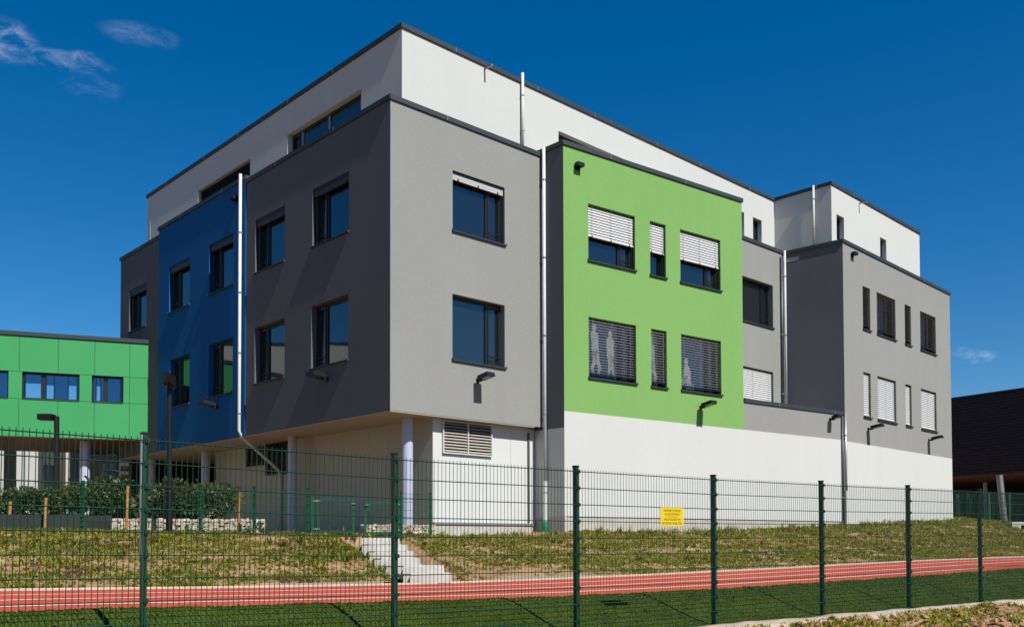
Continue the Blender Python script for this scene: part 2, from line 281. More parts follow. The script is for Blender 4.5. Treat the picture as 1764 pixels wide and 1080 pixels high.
def window(W, s0, s1, z0, z1, parent, side='R', blind=None, rv=.2, sill=True, label=None):
    """window > pane, sash, sill, guide_rail, slat ..."""
    fb = .06; mb = MB(); o0, o1 = -rv-.06, -rv+.012
    for a, b, c, d in ((s0, s0+fb, z0, z1), (s1-fb, s1, z0, z1), (s0+fb, s1-fb, z0, z0+fb), (s0+fb, s1-fb, z1-fb-.02, z1)): mb.box(W, a, b, o0, o1, c, d)
    wide = s1-s0 > 1.0
    if wide:
        mu = s1-fb-.50 if side == 'R' else s0+fb+.50
        mb.box(W, mu-.035, mu+.035, o0, o1-.003, z0+fb, z1-fb-.02)
    w = mb.build('window', M['frame'], parent)
    if label: w['label'] = label
    def pane(a, b, c, d):
        q = MB(); q.box(W, a, b, -rv-.05, -rv-.03, c, d); q.build('pane', M['glass'], w)
    zt = z1-fb-.02
    if wide:
        pa = (s0+fb, mu-.035) if side == 'R' else (mu+.035, s1-fb); pb = (mu+.035, s1-fb) if side == 'R' else (s0+fb, mu-.035)
        pane(*pa, z0+fb, zt)
        q = MB(); a, b = pb; k = .055
        for x0, x1, y0, y1 in ((a, a+k, z0+fb, zt), (b-k, b, z0+fb, zt), (a+k, b-k, z0+fb, z0+fb+k), (a+k, b-k, zt-k, zt)): q.box(W, x0, x1, -rv-.05, -rv+.03, y0, y1)
        q.build('sash', M['frame'], w); pane(a+k, b-k, z0+fb+k, zt-k)
        for hz in (.17, .30):                              # safety bars in front of the casement
            q = MB(); q.box(W, a+.02, b-.02, -rv+.032, -rv+.05, z0+hz, z0+hz+.02); q.build('safety_bar', M['frame'], w)
    else: pane(s0+fb, s1-fb, z0+fb, zt)
    if sill:
        q = MB(); q.hexa([W.p(s0-.03, .06, z0-.035), W.p(s1+.03, .06, z0-.035), W.p(s1+.03, -rv, z0-.015), W.p(s0-.03, -rv, z0-.015), W.p(s0-.03, .06, z0+.0), W.p(s1+.03, .06, z0+.0), W.p(s1+.03, -rv, z0+.02), W.p(s0-.03, -rv, z0+.02)]); q.build('sill', M['cap'], w)
        for x in (s0-.035, s1+.02):
            q = MB(); q.box(W, x, x+.015, -.01, .063, z0-.04, z0+.03); q.build('sill_end', M['cap'], w)
    if blind:
        kind, drop, tilt, col = blind
        for x in (s0+.004, s1-.029):
            q = MB(); q.box(W, x, x+.025, -.105, -.06, z0+.02, z1-.001); q.build('guide_rail', M['frame'], w)
        if kind == 'pack':                                 # raised blind: dark head, pale stacked slats, hold-downs
            q = MB(); q.box(W, s0+.03, s1-.03, -.13, -.04, z1-.075, z1-.004); q.build('blind_headrail', M['frame'], w)
            q = MB()
            for k in range(6): q.box(W, s0+.035, s1-.035, -.125, -.045, z1-.085-.018*(k+1), z1-.085-.018*k-.005)
            q.build('stacked_slats', col, w)
            q = MB(); q.box(W, s0+.035, s1-.035, -.12, -.05, z1-.235, z1-.20); q.build('bottom_rail', col, w)
            for fx in (.12, .5, .88):
                q = MB(); xx = s0+(s1-s0)*fx; q.box(W, xx-.022, xx+.022, -.13, -.038, z1-.245, z1-.185); q.build('cord_clip', M['frame'], w)
        else:
            zb = slats(W, s0+.032, s1-.032, z1-.05, z1-.05-drop, .083, tilt, col, w)
            q = MB(); q.box(W, s0+.032, s1-.032, -.125, -.045, zb-.03, zb); q.build('bottom_rail', col if tilt > .6 else M['frame'], w)
            for fx in ((.1, .5, .9) if wide else (.15, .85)):
                q = MB(); xx = s0+(s1-s0)*fx; q.box(W, xx-.004, xx+.004, -.047, -.043, zb, z1-.05); q.build('cord', M['bracket'], w)
                if zb > z0+.2:
                    q = MB(); q.box(W, xx-.02, xx+.02, -.13, -.036, zb-.045, zb+.012); q.build('cord_clip', M['frame'], w)
    return w
def downpipe(pts, r, parent, m=None, clips=()):
    mb = MB(); mb.tube(pts, r, 12); o = mb.build('downpipe', m or M['pipe'], parent, smooth=False)
    for p in o.data.polygons: p.use_smooth = len(p.vertices) == 4
    for (p, n) in clips:
        q = MB(); p = Vector(p); q.tube([p-Vector((0, 0, .022)), p+Vector((0, 0, .022))], r*1.22, 12); q.tube([p, p+Vector(n)*.16], .012, 6); q.build('pipe_clip', M['bracket'], o)
    return o
def lin(W, name, pts): pass

# ------------------------------------------------------------------ ground
A_T = .903; ES = Vector((math.sin(A_T), math.cos(A_T))); ED = Vector((-math.cos(A_T), math.sin(A_T)))   # along / across the running track
def SD(x, y): return x*ES.x+y*ES.y, x*ED.x+y*ED.y
def XY(s, d): return ES.x*s+ED.x*d, ES.y*s+ED.y*d
ts = np.array([-40, -8, 2.3, 3.6, 6.5, 9.3, 13, 17, 21, 26.5, 32, 60]); tz = np.array([.60, .58, .512, .477, .42, .386, .395, .43, .48, .555, .585, .62])
def z_track(s): return float(np.interp(s, ts, tz)*.5 + np.interp(s-1.5, ts, tz)*.25 + np.interp(s+1.5, ts, tz)*.25)
ctrl = [(s, 14.25, z_track(s)) for s in range(-30, 61, 5)]
for (u, v, Y) in ((-60, 913, 18.6), (60, 915.5, 19.2), (142, 916.5, 19.5), (345, 919, 20.5), (438, 922, 20.8), (530, 922.5, 21.3), (655, 926, 20.9), (691, 926, 21.9), (742, 926, 22.3), (800, 925, 26), (900, 921, 27), (973, 917, 27.4)):
    p = at_depth(u, v, Y); s, d = SD(p.x, p.y); ctrl.append((s, d, p.z))
for (u, v, Y) in ((1100, 916, 29.3), (1240, 914, 31.4), (1330, 912, 32.9), (1400, 908.5, 34.2), (1455, 904, 35.6), (1505, 899, 38), (1565, 896, 40.6), (1640, 894, 43.5), (1700, 895, 46), (1764, 905, 44), (1690, 893, 55)):
    p = at_depth(u, v, Y); s, d = SD(p.x, p.y); ctrl.append((s, d, p.z))
ctrl += [(-10, 24, 1.4), (-20, 24, 1.4), (-5, 35, 1.4), (10, 35, 1.4), (20, 40, 1.5), (40, 45, 2.0), (60, 40, 2.0), (60, 22, 1.7), (75, 30, 1.8), (-30, 40, 1.4), (10, 26, 1.33), (16, 26, 1.38)]
cp = np.array(ctrl); D = np.hypot(cp[:, None, 0]-cp[None, :, 0], cp[:, None, 1]-cp[None, :, 1])
wts = np.linalg.solve(np.block([[D, np.ones((len(cp), 1))], [np.ones((1, len(cp))), np.zeros((1, 1))]]), np.append(cp[:, 2], 0))
def z_bank(s, d):
    r = np.hypot(cp[:, 0]-s, cp[:, 1]-d); z = float(wts[:-1] @ r + wts[-1]); k = min(1, max(0, (max(d-45, abs(s-15)-60))/40)); return z*(1-k)+1.5*k
def d_fence(s): return 8.32-.0133*(s-2.46)
def zg(s, d):
    df = d_fence(s)
    if d <= df-.3:
        k = min(1., (df-.3-d)/3.); z = .0-.10*k
        return z
    if d < df: return 0.
    if d < 9.65:
        t = (d-df)/(9.65-df); return (.26*t+.74*(t*t*(3-2*t)))*z_track(s)
    if d <= 14.25: return z_track(s)
    return z_bank(s, d)
def rough(s, d, a, f=1.7): return a*noise.fractal(Vector((s*f, d*f, 0)), .9, 2.1, 5)
def sheet(name, scol, rows, zf, m, label=None):
    """rows: list of functions/values of d"""
    vs = []; fs = []; n = len(scol)
    for r in rows:
        for s in scol:
            d = r(s) if callable(r) else r; x, y = XY(s, d); vs.append((x, y, zf(s, d)))
    for i in range(len(rows)-1):
        for j in range(n-1): fs.append((i*n+j, i*n+j+1, (i+1)*n+j+1, (i+1)*n+j))
    me = bpy.data.meshes.new(name); me.from_pydata(vs, [], fs); me.materials.append(m); me.polygons.foreach_set("use_smooth", [True]*len(fs))
    o = bpy.data.objects.new(name, me); C.objects.link(o); WL[o.name] = Vector((0, 0, 0)); tag(o, label, None, None, 'structure'); return o
far = [-500, -250, -120, -70, -45, -30]
scol = far+[round(-22+.25*i, 2) for i in range(int(72/.25))]+[52, 58, 70, 95, 150, 260, 500]
def frow(k): return lambda s: d_fence(s)+k
KW = .60
frontrows = [-500, -250, -120, -60, -30, -12, -4, 0, 2, 3.5]+[frow(-4.2+.14*i) for i in range(26)]+[frow(-KW)]
def zdirt(s, d):
    df = d_fence(s); k = max(0, min(1, (df-KW-d+.05)/.4)); return zg(s, d)+(.17*noise.fractal(Vector((s*1.1, d*1.1, 4)), .8, 2.2, 6)*k if d > 2 else 0)
sheet('verge', scol, frontrows[9:], zdirt, M['dirt'], 'turned brown earth in front of the tall fence')
sheet('ground', scol, frontrows[:10], zdirt, M['field'], 'dark grassy ground stretching away behind the verge')
def zkerb(s, d):
    df = d_fence(s); e = .03+.025*noise.noise(Vector((s*1.3, 0, 7))) if -KW+.01 < d-df < -.125 else -.02
    return zg(s, d)+e+rough(s, d, .022, 3)
sheet('kerb', scol, [frow(-KW-.05), frow(-KW+.012), frow(-.48), frow(-.36), frow(-.24), frow(-.13), frow(-.119)], zkerb, M['kerb'], 'pale rough concrete edging along the fence foot')
lawnrows = [frow(-.119), frow(0)]+[(lambda t: (lambda s: d_fence(s)+(9.65-d_fence(s))*t))(i/9) for i in range(1, 10)]
sheet('lawn', scol, lawnrows, lambda s, d: zg(s, d)+rough(s, d, .012), M['turf'], 'sloping strip of mown grass between fence and track')
sheet('running_track', scol, [9.65, 10.2, 10.8, 11.4, 12, 12.6, 13.2, 13.8, 14.16], zg, M['track'], 'red running track with white lane lines')
for i, dl in enumerate((14.02, 12.88, 11.66, 10.44)):
    w = .14 if i else .08
    o = sheet('lane_line', scol, [dl-w/2, dl+w/2], lambda s, d: zg(s, d)+.004, M['line'], 'white painted lane line along the red track')
sheet('track_kerb', scol, [14.16, 14.161, 14.24, 14.241], lambda s, d: z_track(s)+(.03 if 14.1605 < d < 14.2405 else 0), M['kerb'], 'thin concrete edge at the foot of the bank')
bankrows = [14.241]+[14.5+.3*i for i in range(27)]+[23, 24, 26, 28, 31, 35, 40, 46, 55, 75, 110, 180, 300, 600]
def zbank(s, d):
    k = max(0, min(1, (d-14.25)/.5))*max(0, min(1, (26-d)/4)); x, y = XY(s, d); cut = 0
    if 16.6 < y < 21.4: cut = .38*max(0, min(1, (.74-abs(x-(-1.55-.42*(y-17))))/.25))
    return z_bank(s, d)+k*rough(s, d, .06, 1.3)-cut
sheet('grass_bank', scol, bankrows, zbank, M['soil'], 'sandy weed-grown bank rising from the track to the school')

def tufts(name, pts, hts, nb, wid, lean, mats, pm, label, flat=.0):
    """grass and weeds: every tuft a fan of narrow bent blades (kind = stuff)"""
    P = np.repeat(np.asarray(pts), nb, 0); Hh = np.repeat(np.asarray(hts), nb); n = len(P); mi = np.repeat(np.asarray(pm), nb)
    an = rng.uniform(0, 2*np.pi, n); ln = rng.uniform(.15, 1, n)*lean; hh = Hh*rng.uniform(.5, 1.1, n); sp = rng.uniform(0, 1, n)*Hh*.35
    a2 = rng.uniform(0, 2*np.pi, n); base = P+np.stack([np.cos(a2)*sp, np.sin(a2)*sp, np.zeros(n)-.01], 1)
    dx, dy = np.cos(an), np.sin(an); w = wid*rng.uniform(.6, 1.3, n); px, py = -dy*w/2, dx*w/2
    v0 = base+np.stack([px, py, 0*w], 1); v1 = base-np.stack([px, py, 0*w], 1)
    mid = base+np.stack([dx*hh*ln*.4, dy*hh*ln*.4, hh*.62], 1); v2 = mid-np.stack([px, py, 0*w], 1)*.8; v3 = mid+np.stack([px, py, 0*w], 1)*.8
    v4 = base+np.stack([dx*hh*ln, dy*hh*ln, hh*(1-.35*ln)], 1)
    V = np.stack([v0, v1, v2, v3, v4], 1).reshape(-1, 3); k = np.arange(n)[:, None]*5
    T = np.concatenate([k+np.array([[0, 1, 2]]), k+np.array([[0, 2, 3]]), k+np.array([[3, 2, 4]])], 1).reshape(-1, 3)
    me = bpy.data.meshes.new(name); me.vertices.add(len(V)); me.vertices.foreach_set("co", V.astype(np.float32).ravel()); me.loops.add(T.size); me.loops.foreach_set("vertex_index", T.ravel().astype(np.int32))
    me.polygons.add(len(T)); me.polygons.foreach_set("loop_start", (np.arange(len(T))*3).astype(np.int32)); me.polygons.foreach_set("material_index", np.repeat(mi, 3).astype(np.int32)); me.update(calc_edges=True)
    for m in mats: me.materials.append(m)
    o = bpy.data.objects.new(name, me); C.objects.link(o); WL[o.name] = Vector((0, 0, 0)); tag(o, label, None, None, 'stuff'); o['category'] = 'grass'; return o
def blocked(s, d):                                         # steps
    x, y = XY(s, d); u = CX+FPX*x/y; return 16.6 < y < 21 and abs(x-(-1.5-.40*(y-17))) < .78
def bank_weeds():
    pts, hts, pm = [], [], []; n = 0
    while len(pts) < 80000:
        s = random.uniform(-6, 58); d = 14.3+(random.random()**1.05)*8.2
        if s > 46 and random.random() < .5: continue
        x, y = XY(s, d)
        if y < 8 or abs(x/y) > .63 or blocked(s, d): continue
        if d > 20.9 and not (s < 9 or s > 43) and random.random() < .8: continue
        f = noise.fractal(Vector((s*.55, d*.85, 1)), .8, 2.1, 4); edge = min(1, max(0, (d-14.3)/1.3)); dens = .88+1.05*f+.34*edge-.33+(.12 if s < 8 else 0)
        if s > 26: dens += .16
        if random.random() > dens: continue
        g = noise.noise(Vector((s*.35, d*.5, 9)))+random.gauss(0, .35); h = random.uniform(.035, .105)*(1.2 if f > .15 else .85)
        k = 0 if g < .05 else 1 if g < .55 else 2 if g < .78 else 3
        if random.random() < .2: k = 4
        if s < 12 and noise.noise(Vector((s*.5, d*.6, 17))) > .33: k = 3 if random.random() < .5 else k; h *= 1.2
        pts.append((x, y, zbank(s, d))); hts.append(h); pm.append(k)
    tufts('bank_weeds', pts, hts, 9, .0125, 1.5, [M['weed1'], M['weed2'], M['weed3'], M['weed4'], M['weed5']], pm, 'patchy green, straw and rust weeds on the sandy bank')
    pts, hts, pm = [], [], []
    while len(pts) < 900:                                  # scattered bigger clumps
        s = random.uniform(-4, 50); d = 14.9+random.random()*5.6; x, y = XY(s, d)
        if y < 8 or abs(x/y) > .62 or blocked(s, d) or noise.noise(Vector((s*.4, d*.7, 31))) < random.uniform(-.3, .5): continue
        pts.append((x, y, zbank(s, d))); hts.append(random.uniform(.10, .24)); pm.append(random.choice((0, 0, 1, 1, 2, 3, 4)))
    tufts('weed_clumps', pts, hts, 16, .026, 1.5, [M['weed1'], M['weed2'], M['weed3'], M['weed4'], M['weed5']], pm, 'bigger leafy weed clumps dotted over the bank')
    # taller weeds along the wall foot
    pts, hts, pm = [], [], []
    for _ in range(420):
        s = random.uniform(13, 45); t = random.random()
        d = float(np.interp(s, [13, 18.2, 26, 32, 43], [20.2, 20.3, 19.95, 19.7, 20.9]))-abs(random.gauss(0, .25)); x, y = XY(s, d)
        if noise.noise(Vector((s*.8, 3, 0))) < -.15: continue
        pts.append((x, y, zbank(s, d))); hts.append(random.uniform(.12, .34)); pm.append(random.choice((0, 0, 1, 1, 3, 4)))
    tufts('wall_foot_weeds', pts, hts, 9, .022, .8, [M['weed1'], M['weed2'], M['weed3'], M['weed4'], M['weed5']], pm, 'taller scattered weeds along the foot of the white wall')
bank_weeds()
def lawn_grass():
    pts, hts, pm = [], [], []
    for _ in range(34000):
        s = random.uniform(.3, 27); d = random.uniform(d_fence(s)-.10, 9.68); x, y = XY(s, d)
        if abs(x/y) > .62 or y < 6: continue
        f = noise.fractal(Vector((s*.9, d*1.4, 5)), .8, 2, 3)
        pts.append((x, y, zg(s, d)+rough(s, d, .012))); hts.append(random.uniform(.015, .036)); pm.append(0 if f+random.gauss(0, .3) < .15 else 1 if random.random() < .6 else 2)
    tufts('lawn_grass', pts, hts, 6, .010, .9, [M['grassA'], M['grassB'], M['grassC']], pm, 'short mown green grass behind the tall fence')
lawn_grass()
def dirt_bits():
    pts, hts, pm = [], [], []
    for _ in range(9000):
        s = random.uniform(9.5, 24); d = d_fence(s)-KW+.1-random.random()**1.2*3.0; x, y = XY(s, d)
        if abs(x/y) > .6: continue
        f = noise.fractal(Vector((s*.8, d*1.2, 2)), .8, 2, 4); near = (d_fence(s)-d)
        if f+.22*min(near, 1.6)-.22 < random.gauss(.02, .16): continue
        pts.append((x, y, zdirt(s, d))); hts.append(random.uniform(.04, .12)); pm.append(random.choice((0, 1, 1, 2, 4, 4)))
    tufts('verge_weeds', pts, hts, 8, .016, 1.1, [M['weed1'], M['weed2'], M['weed3'], M['weed4'], M['weed5']], pm, 'thin straw-green weeds on the turned earth verge')
    mb = MB()
    for _ in range(2600):
        s = random.uniform(9.5, 24); d = d_fence(s)-KW+.12-random.random()*2.4; x, y = XY(s, d)
        if abs(x/y) > .6: continue
        r = random.choice((.012, .016, .02, .03, .045, .06))*random.uniform(.7, 1.3); z = zdirt(s, d)+r*.1; ph = random.uniform(0, 6.3)
        vs = [(x, y, z-r*.5)]+[(x+r*random.uniform(.75, 1.25)*math.cos(ph+j*1.047), y+r*random.uniform(.75, 1.25)*math.sin(ph+j*1.047), z+r*random.uniform(-.25, .15)) for j in range(6)]+[(x+.6*r*random.uniform(.6, 1.2)*math.cos(ph+.5+j*2.094), y+.6*r*random.uniform(.6, 1.2)*math.sin(ph+.5+j*2.094), z+r*random.uniform(.35, .6)) for j in range(3)]
        fs = [(0, 1+(j+1) % 6, 1+j) for j in range(6)]+[(1+2*j, 1+(2*j+1) % 6, 7+j) for j in range(3)]+[(1+(2*j+1) % 6, 1+(2*j+2) % 6, 7+(j+1) % 3, 7+j) for j in range(3)]+[(7, 8, 9)]
        mb.add(vs, fs, 1 if (r < .035 and random.random() < .07) else 0)
    o = mb.build('earth_clods', [M['dirt'], M['kerb']]); tag(o, 'brown earth clods and small stones on the verge', 'soil', None, 'stuff')
dirt_bits()

# ------------------------------------------------------------------ the school
V2 = lambda x, y: Vector((x, y))
G0, G1, GL = V2(-3.227, 24.365), V2(.99, 28.178), V2(-8.739, 30.135)
W0, WLp, X0, X1, X2 = V2(-3.017, 25.187), V2(-15.055, 37.769), V2(11.037, 38.295), V2(12.812, 36.502), V2(18.994, 42.508)
Ep, Fp, R0p, R1p = V2(1.574, 27.50), V2(8.151, 32.277), V2(12.96, 35.725), V2(20.821, 43.487)
LD = (GL-G0).normalized(); RD = (G1-G0).normalized(); LN = Vector((-.723, -.691))
def LR(l, r): return G0+LD*l+RD*r
HG, HB, HE, HR, HW, HS, HL, HP = 13.01, 13.14, 13.137, 12.83, 15.41, 4.66, 5.078, 1.924
school = empty('school_building', (3, 36, 1.4), 'four-storey cubic school with white, grey, green and blue rendered walls behind the track', 'building')
# grey corner block, right (sunlit) face
wg = Wall(G0, G1)
H1 = (2.12, 4.09, 9.95, 11.67); H2 = (2.11, 4.08, 6.29, 8.15)
wall(wg, HS, HG, M['grey'], school, [H1, H2], label='light grey rendered wall catching the sun')
window(wg, *H1, school, 'R', ('pack', 0, 0, M['slatw'])); window(wg, *H2, school, 'R')
cap(wg, HG, school, e1=0)
# left (grazed) faces: grey, blue, far grey
wl = Wall(GL, G0); LL = wl.L
hs = [(LL-3.90, LL-1.97, 9.93, 11.66), (LL-7.39, LL-5.50, 9.89, 11.63), (LL-3.95, LL-1.99, 6.30, 8.16), (LL-7.39, LL-5.49, 6.28, 8.11)]
wall(wl, HS, HG, M['greyshade'], school, hs, label='dark grey rendered wall with deepened shade, lying in grazing light')
for i, h in enumerate(hs): window(wl, *h, school, 'L', ('pack', 0, 0, M['slatd']) if i < 2 else None)
cap(wl, HG, school, e0=0, dz=-.002)
BLp, BRp = G0+LD*14.90, G0+LD*7.98
wb = Wall(BLp, BRp, .03); LB = wb.L; off = .35
hb = [(LB-off-2.30, LB-off-.50, 9.82, 11.57), (LB-off-5.62, LB-off-3.82, 9.78, 11.52), (LB-off-2.28, LB-off-.50, 6.21, 8.06), (LB-off-5.50, LB-off-3.80, 6.20, 8.00)]
wall(wb, HS, HB, M['blue'], school, hb, label='deep blue rendered wall')
for i, h in enumerate(hb): window(wb, *h, school, 'L', ('pack', 0, 0, M['slatd']) if i < 2 else None)
cap(wb, HB, school)
wd = Wall(G0+LD*18.88, G0+LD*14.90, -.03); HD = 12.88
hd = [(18.88-17.96, 18.88-16.22, 9.73, 11.44)]
wall(wd, HS, HD, M['greyshade'], school, hd, label='far dark grey rendered wall with deepened shade, beyond the blue one'); window(wd, *hd[0], school, 'L', ('pack', 0, 0, M['slatd']))
cap(wd, HD, school, e1=0, dz=.001)
# green box
we = Wall(Ep, Fp); k = 1.0106
def sc(z): return (z-EYE)*k+EYE
he = [(.97*k, 2.92*k, sc(9.71), sc(11.45)), (3.58*k, 4.29*k, sc(9.70), sc(11.45)), (4.96*k, 6.92*k, sc(9.70), sc(11.455)),
      (.97*k, 2.94*k, sc(6.125), sc(7.98)), (3.60*k, 4.30*k, sc(6.11), sc(7.975)), (4.97*k, 6.91*k, sc(6.125), sc(7.98))]
wall(we, HL, HE, M['green'], school, he, label='bright leaf-green rendered wall')
T1, T0 = math.radians(71), math.radians(1)
for i, h in enumerate(he):
    if i < 3: window(we, *h, school, 'R', ('down', .95, T1, M['slatw']))
    else:
        w = window(we, *h, school, 'R', ('down', 1.72, T0, M['slatw']))
        HE_W = (w, h)
        # pale silhouette stickers of people on the panes
        figs = {3: ((.42, 'walk', .98), (1.08, 'stand', .90)), 4: ((.20, 'walk', .95),), 5: ((.08, 'walk', .72), (.48, 'sit', .62))}[i]
        for (fx, kind, sc_) in figs:
            hgt = (h[3]-h[2])*sc_*.88; z0 = h[2]+.14; x0 = h[0]+fx
            body = {'walk': [((0, 1), .055), ((0, .93), .06), ((-.01, .86), .035), ((.0, .80), .10), ((.02, .62), .085), ((.02, .5), .09), ((.07, .3), .055), ((.14, .16), .04), ((.10, .02), .035), ((.20, 0), .03)],
                    'stand': [((0, 1), .05), ((0, .93), .058), ((0, .86), .035), ((0, .80), .11), ((0, .62), .10), ((.01, .48), .10), ((.0, .28), .055), ((-.03, .12), .035), ((-.06, .01), .03)],
                    'sit': [((0, 1), .07), ((0, .88), .085), ((.0, .78), .05), ((.02, .66), .15), ((.03, .45), .17), ((.0, .28), .20), ((.08, .15), .16), ((.2, .03), .12)]}[kind]
            leg2 = {'walk': [((.02, .5), .07), ((.02, .3), .05), ((-.06, .14), .038), ((-.02, .01), .032)], 'stand': [((.02, .48), .06), ((.05, .26), .045), ((.09, .10), .034), ((.13, .0), .03)], 'sit': [((-.03, .4), .1), ((-.16, .2), .08), ((-.2, .02), .06)]}[kind]
            q = MB()
            for chain in (body, leg2):
                for j in range(len(chain)-1):
                    (xa, ya), wa = chain[j]; (xb, yb), wb_ = chain[j+1]; S = hgt
                    if j == 0 and chain is body: wa = .03
                    pts = [(x0+(xa-wa)*S, ya), (x0+(xa+wa)*S, ya), (x0+(xb+wb_)*S, yb), (x0+(xb-wb_)*S, yb)]
                    P_ = [we.p(a, -.226, z0+b*S) for a, b in pts]
                    q.quad(*P_)
            if kind == 'sit':
                P_ = [we.p(x0-.05+a, -.224, z0+b) for a, b in ((0, -.02), (.42, -.02), (.42, .14), (0, .14))]; q.quad(*P_)
            q.build('silhouette_sticker', M['sticker'], w)
cap(we, HE, school, e0=.045)
wes = Wall(Ep+LD*3.2, Ep)                                   # its shaded flank
wall(wes, HS-.08, HE, M['greyshade'], school, s0=0, label='shade-deepened dark grey flank of the green box'); wall(wes, HP, HS-.08, M['white'], school, label='shaded white flank of the green box'); wall(wes, .6, HP, M['plinth'], school, name='plinth')
cap(wes, HE, school, e1=0, dz=-.003)
wall(we, HP, HL, M['white'], school, label='long white wall under the green box'); wall(Wall(Ep, Fp, -.03), .6, HP-.004, M['plinth'], school, name='plinth')
wfs = Wall(Fp+LD*.08, Fp+LD*4.2); wall(wfs, 5.5, HE, M['green'], school); cap(wfs, HE, school, e0=0, dz=-.003)
# low link between green box and right wing
wk = Wall(Fp, R0p); HLK = 6.05
wall(wk, HL, HLK, M['grey'], school, label='low grey parapet wall between green box and right wing'); wall(wk, HP, HL, M['white'], school, label='white wall below the low parapet'); wall(Wall(Fp, R0p, -.03), .6, HP-.004, M['plinth'], school, name='plinth')
cap(wk, HLK, school, e0=-.01, e1=-.01)
Ma, Mb = V2(6.8, 33.38), V2(11.12, 37.28)
wm = Wall(Ma, Mb)
def px(W, u0, v0, u1, v1): a, b = W.sz(u0, v0); c, d = W.sz(u1, v1); return a, c, d, b
a0, zt = wm.sz(1280, 475); a1, zb = wm.sz(1332, 566); _, zt1 = wm.sz(1331, 493)
c0, zt2 = wm.sz(1281.5, 630); c1, _ = wm.sz(1332, 642)
hm = [(a0-.7, a1, zb, zt), (c0-.7, c1, 6.12, zt2)]
wall(wm, 5.5, HR, M['grey'], school, hm, label='recessed grey wall between green box and right wing')
window(wm, *hm[0], school, 'R'); window(wm, *hm[1], school, 'R', ('down', 1.8, T1, M['slatw']))
cap(wm, HR, school, e1=0)
# right wing
wr = Wall(R0p, R1p)
hr = [(1.685*k, 2.365*k), (2.98*k, 4.805*k), (5.76*k, 6.41*k), (7.415*k, 9.19*k)]
hr = [(a, b, sc(9.62), sc(11.35)) for a, b in hr]+[(a-.035, b-.05, sc(6.09), sc(7.895)) for a, b in hr]
wall(wr, HL-.03, HR, M['grey'], school, hr, label='light grey rendered wall of the right wing')
for i, h in enumerate(hr): window(wr, *h, school, 'R', ('down', 1.50 if i < 4 else 1.74, math.radians(12) if i < 4 else T1, M['slatg'] if i < 4 else M['slatw']))
cap(wr, HR, school)
wall(wr, .8, HL-.03, M['white'], school, label='white wall under the right wing')
wrs = Wall(Mb+Vector((.02, 0)), R0p); wall(wrs, 5.0, HR, M['greyshade'], school, label='shade-deepened dark grey flank of the right wing'); cap(wrs, HR, school, e0=0, e1=0, dz=-.003)
# penthouse
wp = Wall(WLp, W0); LP = wp.L
hp = [(LP-6.16, LP-1.98, 13.45, 14.42), (LP-12.67, LP-8.66, 13.45, 14.40)]
wall(wp, 12.6, HW, M['white'], school, hp, label='white penthouse wall in grazing light'); cap(wp, HW, school, dz=-.002)
wv = window(wp, hp[0][0], hp[0][1], hp[0][2], hp[0][3], school, 'L', None, sill=False)
for x in (hp[0][0]+.62, hp[0][0]+2.2):
    q = MB(); q.box(wp, x-.05, x+.05, -.25, -.185, 13.5, 14.36); q.build('mullion', M['bracket'], wv)
gr = MB(); a, b, c, d = hp[1]; gr.box(wp, a, b, -.19, -.15, c, d); gro = gr.build('louvre_window', M['inner'], school)
slats(wp, a+.02, b-.02, d-.02, c+.05, .09, math.radians(35), M['frame'], gro, o=-.09)
wq = Wall(W0, X0)
sx0, _ = wq.sz(962, 226)
hq = [(sx0, 11.2, 13.45, 14.43), (17.59, 18.24, 13.40, 14.36), (16.3, 16.95, 13.40, 14.38)]
wall(wq, 12.6, HW, M['white'], school, hq, label='long sunlit white penthouse wall')
for h in hq: window(wq, *h, school, 'R', None, sill=False)
cap(wq, HW, school, e1=-.01)
wx = Wall(X0, X1); wall(wx, 12.3, HW, M['white'], school, label='shaded white penthouse flank'); cap(wx, HW, school, e0=0, e1=0, dz=-.003)
wz = Wall(X1, X2); hz = [(.42, 1.065, 13.30, 14.33), (4.42, 5.03, 13.30, 14.32)]
wall(wz, 12.3, HW, M['white'], school, hz, label='sunlit white end of the penthouse')
for h in hz: window(wz, *h, school, 'R', None, sill=False)
cap(wz, HW, school)
# roofs and soffit (flat slabs)
def slab(poly, z0, z1, m, name):
    n = len(poly); q = MB(); q.add([(p[0], p[1], z0) for p in poly]+[(p[0], p[1], z1) for p in poly], [tuple(range(n))[::-1], tuple(range(n, 2*n))]+[(i, (i+1) % n, n+(i+1) % n, n+i) for i in range(n)]); return q.build(name, m, school)
ins = lambda p, q, e=.25: p+(q-p).normalized()*e
BK = V2(9, 9.4)
slab([G0-LN*.3+RD*.1, G1+RD*.0-LN*0+LD*.3, Ep+LD*1.2+RD*3, W0+RD*14+LD*14, G0+LD*18.7+RD*14, G0+LD*18.7+RD*.6], 12.80, 12.95, M['plinth'], 'flat_roof')
slab([W0+(RD+LD)*.2, X0+LD*.2, X1+LD*.2, X2+LD*.2, X2+LD*8, WLp+RD*16, WLp+RD*.2], 15.2, 15.32, M['plinth'], 'penthouse_roof')
slab([Ep+LD*.25+RD*.2, Fp+LD*.25-RD*.2, Fp+LD*6, Ep+LD*6], 12.9, 13.05, M['plinth'], 'green_box_roof')
slab([Fp+LD*.3, R0p+LD*.3, Mb, Ma], 5.8, 5.95, M['plinth'], 'link_roof')
slab([R0p+LD*.3, R1p+LD*.3, R1p+LD*9, Mb+LD*4, Mb], 12.5, 12.65, M['plinth'], 'wing_roof')
wre = Wall(R1p, R1p+LD*9); wall(wre, .8, HR, M['grey'], school, label='hidden end wall of the right wing'); cap(wre, HR, school, e0=0, dz=-.004)
